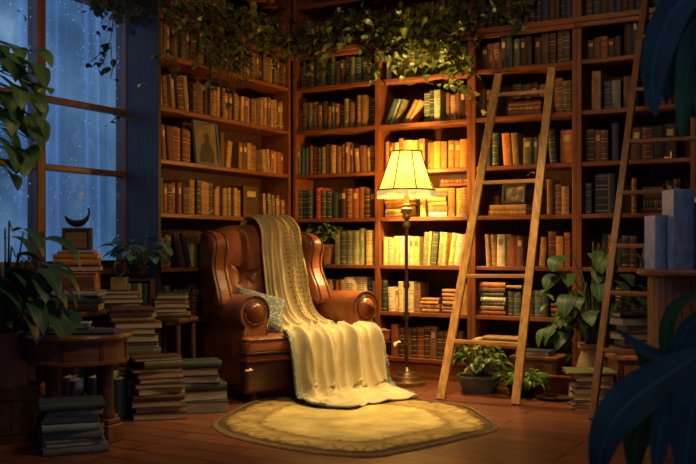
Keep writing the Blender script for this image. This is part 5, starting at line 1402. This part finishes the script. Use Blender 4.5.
# drum cabinet with blue books
dc = cam2(708, 4.62)
dr = thing('round_cabinet', 'round slatted wooden cabinet at the right edge under blue books', 'cabinet', dc, YAW)
MB().lathe([(0, .93), (.33, .93), (.345, .94), (.345, .955), (.335, .965), (0, .965)], 56).build('top', W_TAB, dr, smooth=40)
f = MB()
for k in range(40):
    q0, q1 = 2 * pi * k / 40, 2 * pi * (k + .9) / 40
    vs = [(r * cos(q), r * sin(q), z) for z in (.05, .9295) for r, q in ((.27, q0), (.27, q1), (.29, q1), (.29, q0))]
    f.add(vs, [(3, 2, 1, 0), (4, 5, 6, 7), (0, 1, 5, 4), (1, 2, 6, 5), (2, 3, 7, 6), (3, 0, 4, 7)])
f.build('slatted_drum', W_TAB, dr); MB().lathe([(0, 0), (.30, 0), (.30, .0495), (0, .0495)], 40).build('base', W_TAB, dr, smooth=40)
MB().lathe([(0, .051), (.268, .051), (.268, .929), (0, .929)], 40).build('drum_core', W_DARK, dr, smooth=40)
M_ = Matrix.Translation((dc.x, dc.y, .9655)) @ Matrix.Rotation(YAW, 4, 'Z')
for k, (x, w_, h_, cc) in enumerate([(-.275, .058, .27, 'blue'), (-.214, .10, .395, 'blue'), (-.112, .06, .33, 'navy'), (-.05, .05, .36, 'blue')]):
    addbook(M_ @ Matrix.Translation((x, -.12 + (.09 if k == 0 else 0), 0)), w_, .17, h_, cc, 'plain', '%s large upright book, %s from left on the round cabinet' % (BN[cc], ORD[k + 1]), 'books on the round cabinet', False, 2)
# trunk and low box in bay behind pale ladder
tk = V(((tB(524) + tB(560)) / 2 + .0, -.06, 0))
trk = thing('trunk', 'plain dark wooden trunk below the shelves right of the pale ladder', 'trunk', tk)
MB().box((-.17, -.13, 0), (.17, .13, .24)).build('body', W_TAB, trk, bevel=.006)
MB().box((-.185, -.145, .2405), (.185, .145, .268)).build('lid', W_TAB, trk, bevel=.006)
for x in (-.155, .155): MB().box((x - .016, -.142, .0), (x + .016, -.1302, .24)).build('corner_post', W_DARK, trk)
stack('the trunk lid', tk + V((-.02, 0, .2685)), [('navy', .26, .17, .035)], .05, 65, pages=M_PAGEC)
lb = V((tB(572), -.16, 0))
lbx = thing('low_box', 'low reddish wooden box on the floor left of the urn', 'box', lb + V((-.02, 0, 0)))
MB().box((-.12, -.10, 0), (.12, .10, .125)).build('body', W_X, lbx, bevel=.005); MB().box((-.128, -.108, .1255), (.128, .108, .145)).build('lid', W_X, lbx, bevel=.005)
dish = MB().lathe([(0, 0), (.06, 0), (.11, .012), (.12, .02), (.112, .02), (.06, .008), (0, .007)], 30).build('dish', W_DARK, None, smooth=40, M=Matrix.Translation(fl_(553, 6.46) + V((0, 0, .001))))
tag(dish, 'shallow dark dish on the floor before the low box', 'dish')
# things behind the pale ladder foot: low bench plank, rolled paper, cylinder tins
bx0, bx1 = tB(474), tB(528)
bnk = thing('low_bench', 'low wooden bench behind the pale ladder foot under the shelves', 'bench', ((bx0 + bx1) / 2 - .01, .02, 0))
hwb = (bx1 - bx0) / 2 - .03
MB().box((-hwb, -.10, .30), (hwb, .16, .325)).build('seat', W_X, bnk, bevel=.004)
for x in (-hwb + .02, hwb - .02): MB().box((x - .018, -.09, 0), (x + .018, .15, .2995)).build('leg', W_X, bnk, bevel=.004)
bb = V(((bx0 + bx1) / 2, .02, .325))
stack('the low bench behind the ladder', bb + V((.03, 0, 0)), [('tan', .28, .18, .03, 0), ('ol', .31, .19, .03)], 0, 67, pages=M_PAGE)
rl = MB(); rl.tube([(0, -.08, .0), (0, .1, 0)], .022, 14); 
ro = rl.build('paper_roll', mat('rolled paper', (.62, .55, .40), .8, 12), None, smooth=40, M=Matrix.Translation((tB(470) + .075, -.02, .3478)))
tag(ro, 'rolled pale paper lying on the low bench behind the ladder', 'paper roll')
for k, (px, cc) in enumerate(((489, (.30, .17, .06)), (503, (.42, .25, .09)))):
    t_ = MB().lathe([(0, 0), (.058, 0), (.06, .006), (.06, .19), (.064, .192), (.064, .21), (.058, .212), (0, .212)], 24).build('tin', mat('tin %d' % k, cc, .45, 9, metal=.3), None, smooth=40, M=Matrix.Translation((tB(px), .09, .001)))
    tag(t_, ('brown' if k == 0 else 'ochre') + ' round tin under the low bench behind the plants', 'tin')
# orange box behind round table, standing pale books under it
ob_ = cam2(30, 5.75)
o_ = MB().box((-.11, -.07, 0), (.11, .07, .055)).build('orange_box', mat('orange card', (.50, .15, .04), .7, 9), None, bevel=.004, M=Matrix.Translation(ob_ + V((0, 0, .1605))) @ Matrix.Rotation(YAW, 4, 'Z'))
tag(o_, 'flat orange box on dark books behind the wooden tub', 'box')
stack('the floor under the orange box', ob_, [('grey', .27, .19, .075), ('dbr', .26, .18, .083)], YAW, 71, pages=M_PAGEC)
M_ = Matrix.Translation(cam2(70, 5.62)) @ Matrix.Rotation(YAW, 4, 'Z')
for k, (x, w_, h_, cc) in enumerate([(-.09, .035, .22, 'org'), (-.052, .05, .27, 'lgrey'), (0, .035, .25, 'blue'), (.10, .05, .27, 'navy'), (.152, .045, .26, 'lgrey'), (.20, .06, .30, 'sage'), (.262, .05, .26, 'navy')]):
    addbook(M_ @ Matrix.Translation((x, 0, .001)), w_, .17, h_, cc, 'plain', '%s upright book, %s from left on the floor behind the round table' % (BN[cc], ORD[k + 1]), 'upright books behind the round table', False, 2)

# drifting golden petals
M_PET = mat('pale gold petal', (.75, .55, .18), .5, 20)
PET = [(142, 84, 5.2, 'beside the window and bookcase'), (199, 18, 5.9, 'before the ivy'), (259, 72, 6.6, 'before the upper books'), (256, 129, 6.4, 'before the second shelf of old books'), (282, 126, 6.6, 'near the bookcase corner'),
       (211, 212, 5.9, 'above the left wing of the armchair'), (397, 342, 6.5, 'right of the throw'), (433, 306, 6.9, 'before the lower lamp pole shelf'), (529, 174, 6.2, 'between the pale ladder rails'), (249, 371, 5.9, 'before the armchair base'), (22, 14, 4.2, 'by the upper left window pane'), (46, 90, 4.4, 'before the window mullion')]
first = None; rr = random.Random(5)
for k, (px, py, Y, wh) in enumerate(PET):
    if first is None:
        mb = MB(); mb.leaf((0, 0, 0), (1, 0, .1), .044, .028, .8, .3); mb.leaf((0, 0, 0), (-.5, .8, .2), .032, .02, .8, .3)
        q = first = mb.build('petal', M_PET, None, smooth=True)
    else: q = first.copy(); COL.objects.link(q)
    q.location = at(px, py, Y); q.rotation_euler = (rr.uniform(-.6, .6), rr.uniform(-.6, .6), rr.uniform(0, 6))
    tag(q, 'tiny pale golden petal drifting ' + wh, 'petal', 'drifting petals')
emit_books(300)

# ------------------------------------------------------------------ light, camera
def lamp_(name, typ, loc, col, e, **kw):
    d = bpy.data.lights.new(name, typ); d.color = col; d.energy = e
    for k, v in kw.items(): setattr(d, k, v)
    o = bpy.data.objects.new(name, d); COL.objects.link(o); o.location = loc; return o
def aim(o, tgt): o.rotation_euler = (V(tgt) - o.location).to_track_quat('-Z', 'Y').to_euler()
WARM = (1, .63, .23)
lamp_('bulb_light', 'POINT', LP + V((0, 0, 1.64)), WARM, 330, shadow_soft_size=.05)
key = lamp_('added_chair_spot', 'SPOT', cam2(505, 6.1) + V((0, 0, 3.2)), (1, .71, .32), 430, spot_size=radians(50), spot_blend=.9, shadow_soft_size=.14)  # unseen warm spot added to light the chair and rug
aim(key, cam2(330, 6.1) + V((0, 0, .25)))
fill = lamp_('added_warm_fill', 'AREA', cam2(430, 3.8) + V((0, 0, 3.3)), (1, .70, .38), 28, shape='DISK', size=.9)  # unseen overhead fill, added to lift the dark left side
aim(fill, cam2(250, 6.6) + V((0, 0, .6)))
ladder_spot = lamp_('added_ladder_spot', 'SPOT', cam2(475, 5.3) + V((0, 0, 3.2)), (1, .67, .29), 220, spot_size=radians(54), spot_blend=1.0, shadow_soft_size=.12)  # added spot without a fixture, brightens ladder and floor plants
aim(ladder_spot, cam2(490, 6.55) + V((0, 0, .25)))
moon = lamp_('moonlight', 'AREA', (-2.4, -3.2, 2.6), (.34, .55, 1.0), 34, shape='RECTANGLE', size=2.4, size_y=2.0)
aim(moon, (.6, -2.9, .9))
cool = lamp_('added_cool_fill', 'AREA', cam2(1500, .9) + V((0, 0, 1.9)), (.30, .55, 1.0), 2.4, shape='RECTANGLE', size=1.2, size_y=1.6)  # cool fill added for the foreground leaves, no window stands there
aim(cool, cam2(640, 2.8) + V((0, 0, .8)))
w = bpy.data.worlds.new('night'); SC.world = w; w.use_nodes = True
bg = w.node_tree.nodes['Background']; bg.inputs[0].default_value = (.17, .22, .32, 1); bg.inputs[1].default_value = .21

cd = bpy.data.cameras.new('camera'); co = bpy.data.objects.new('camera', cd); COL.objects.link(co)
co.location = CAM; co.rotation_euler = (pi / 2, 0, YAW)
cd.sensor_width = 36; cd.lens = F / 696 * 36; cd.shift_y = (HZ - 232) / 696; cd.clip_start = .05
cd.dof.use_dof = True; cd.dof.focus_distance = 6.6; cd.dof.aperture_fstop = 3.2
SC.camera = co
SC.view_settings.view_transform = 'Standard'; SC.view_settings.look = 'None'
SC.view_settings.exposure = 0; SC.view_settings.gamma = 1
SC.cycles.max_bounces = 8; SC.cycles.transparent_max_bounces = 12
SC.cycles.use_denoising = True; SC.cycles.sample_clamp_indirect = 6
SC.cycles.caustics_reflective = False; SC.cycles.caustics_refractive = False
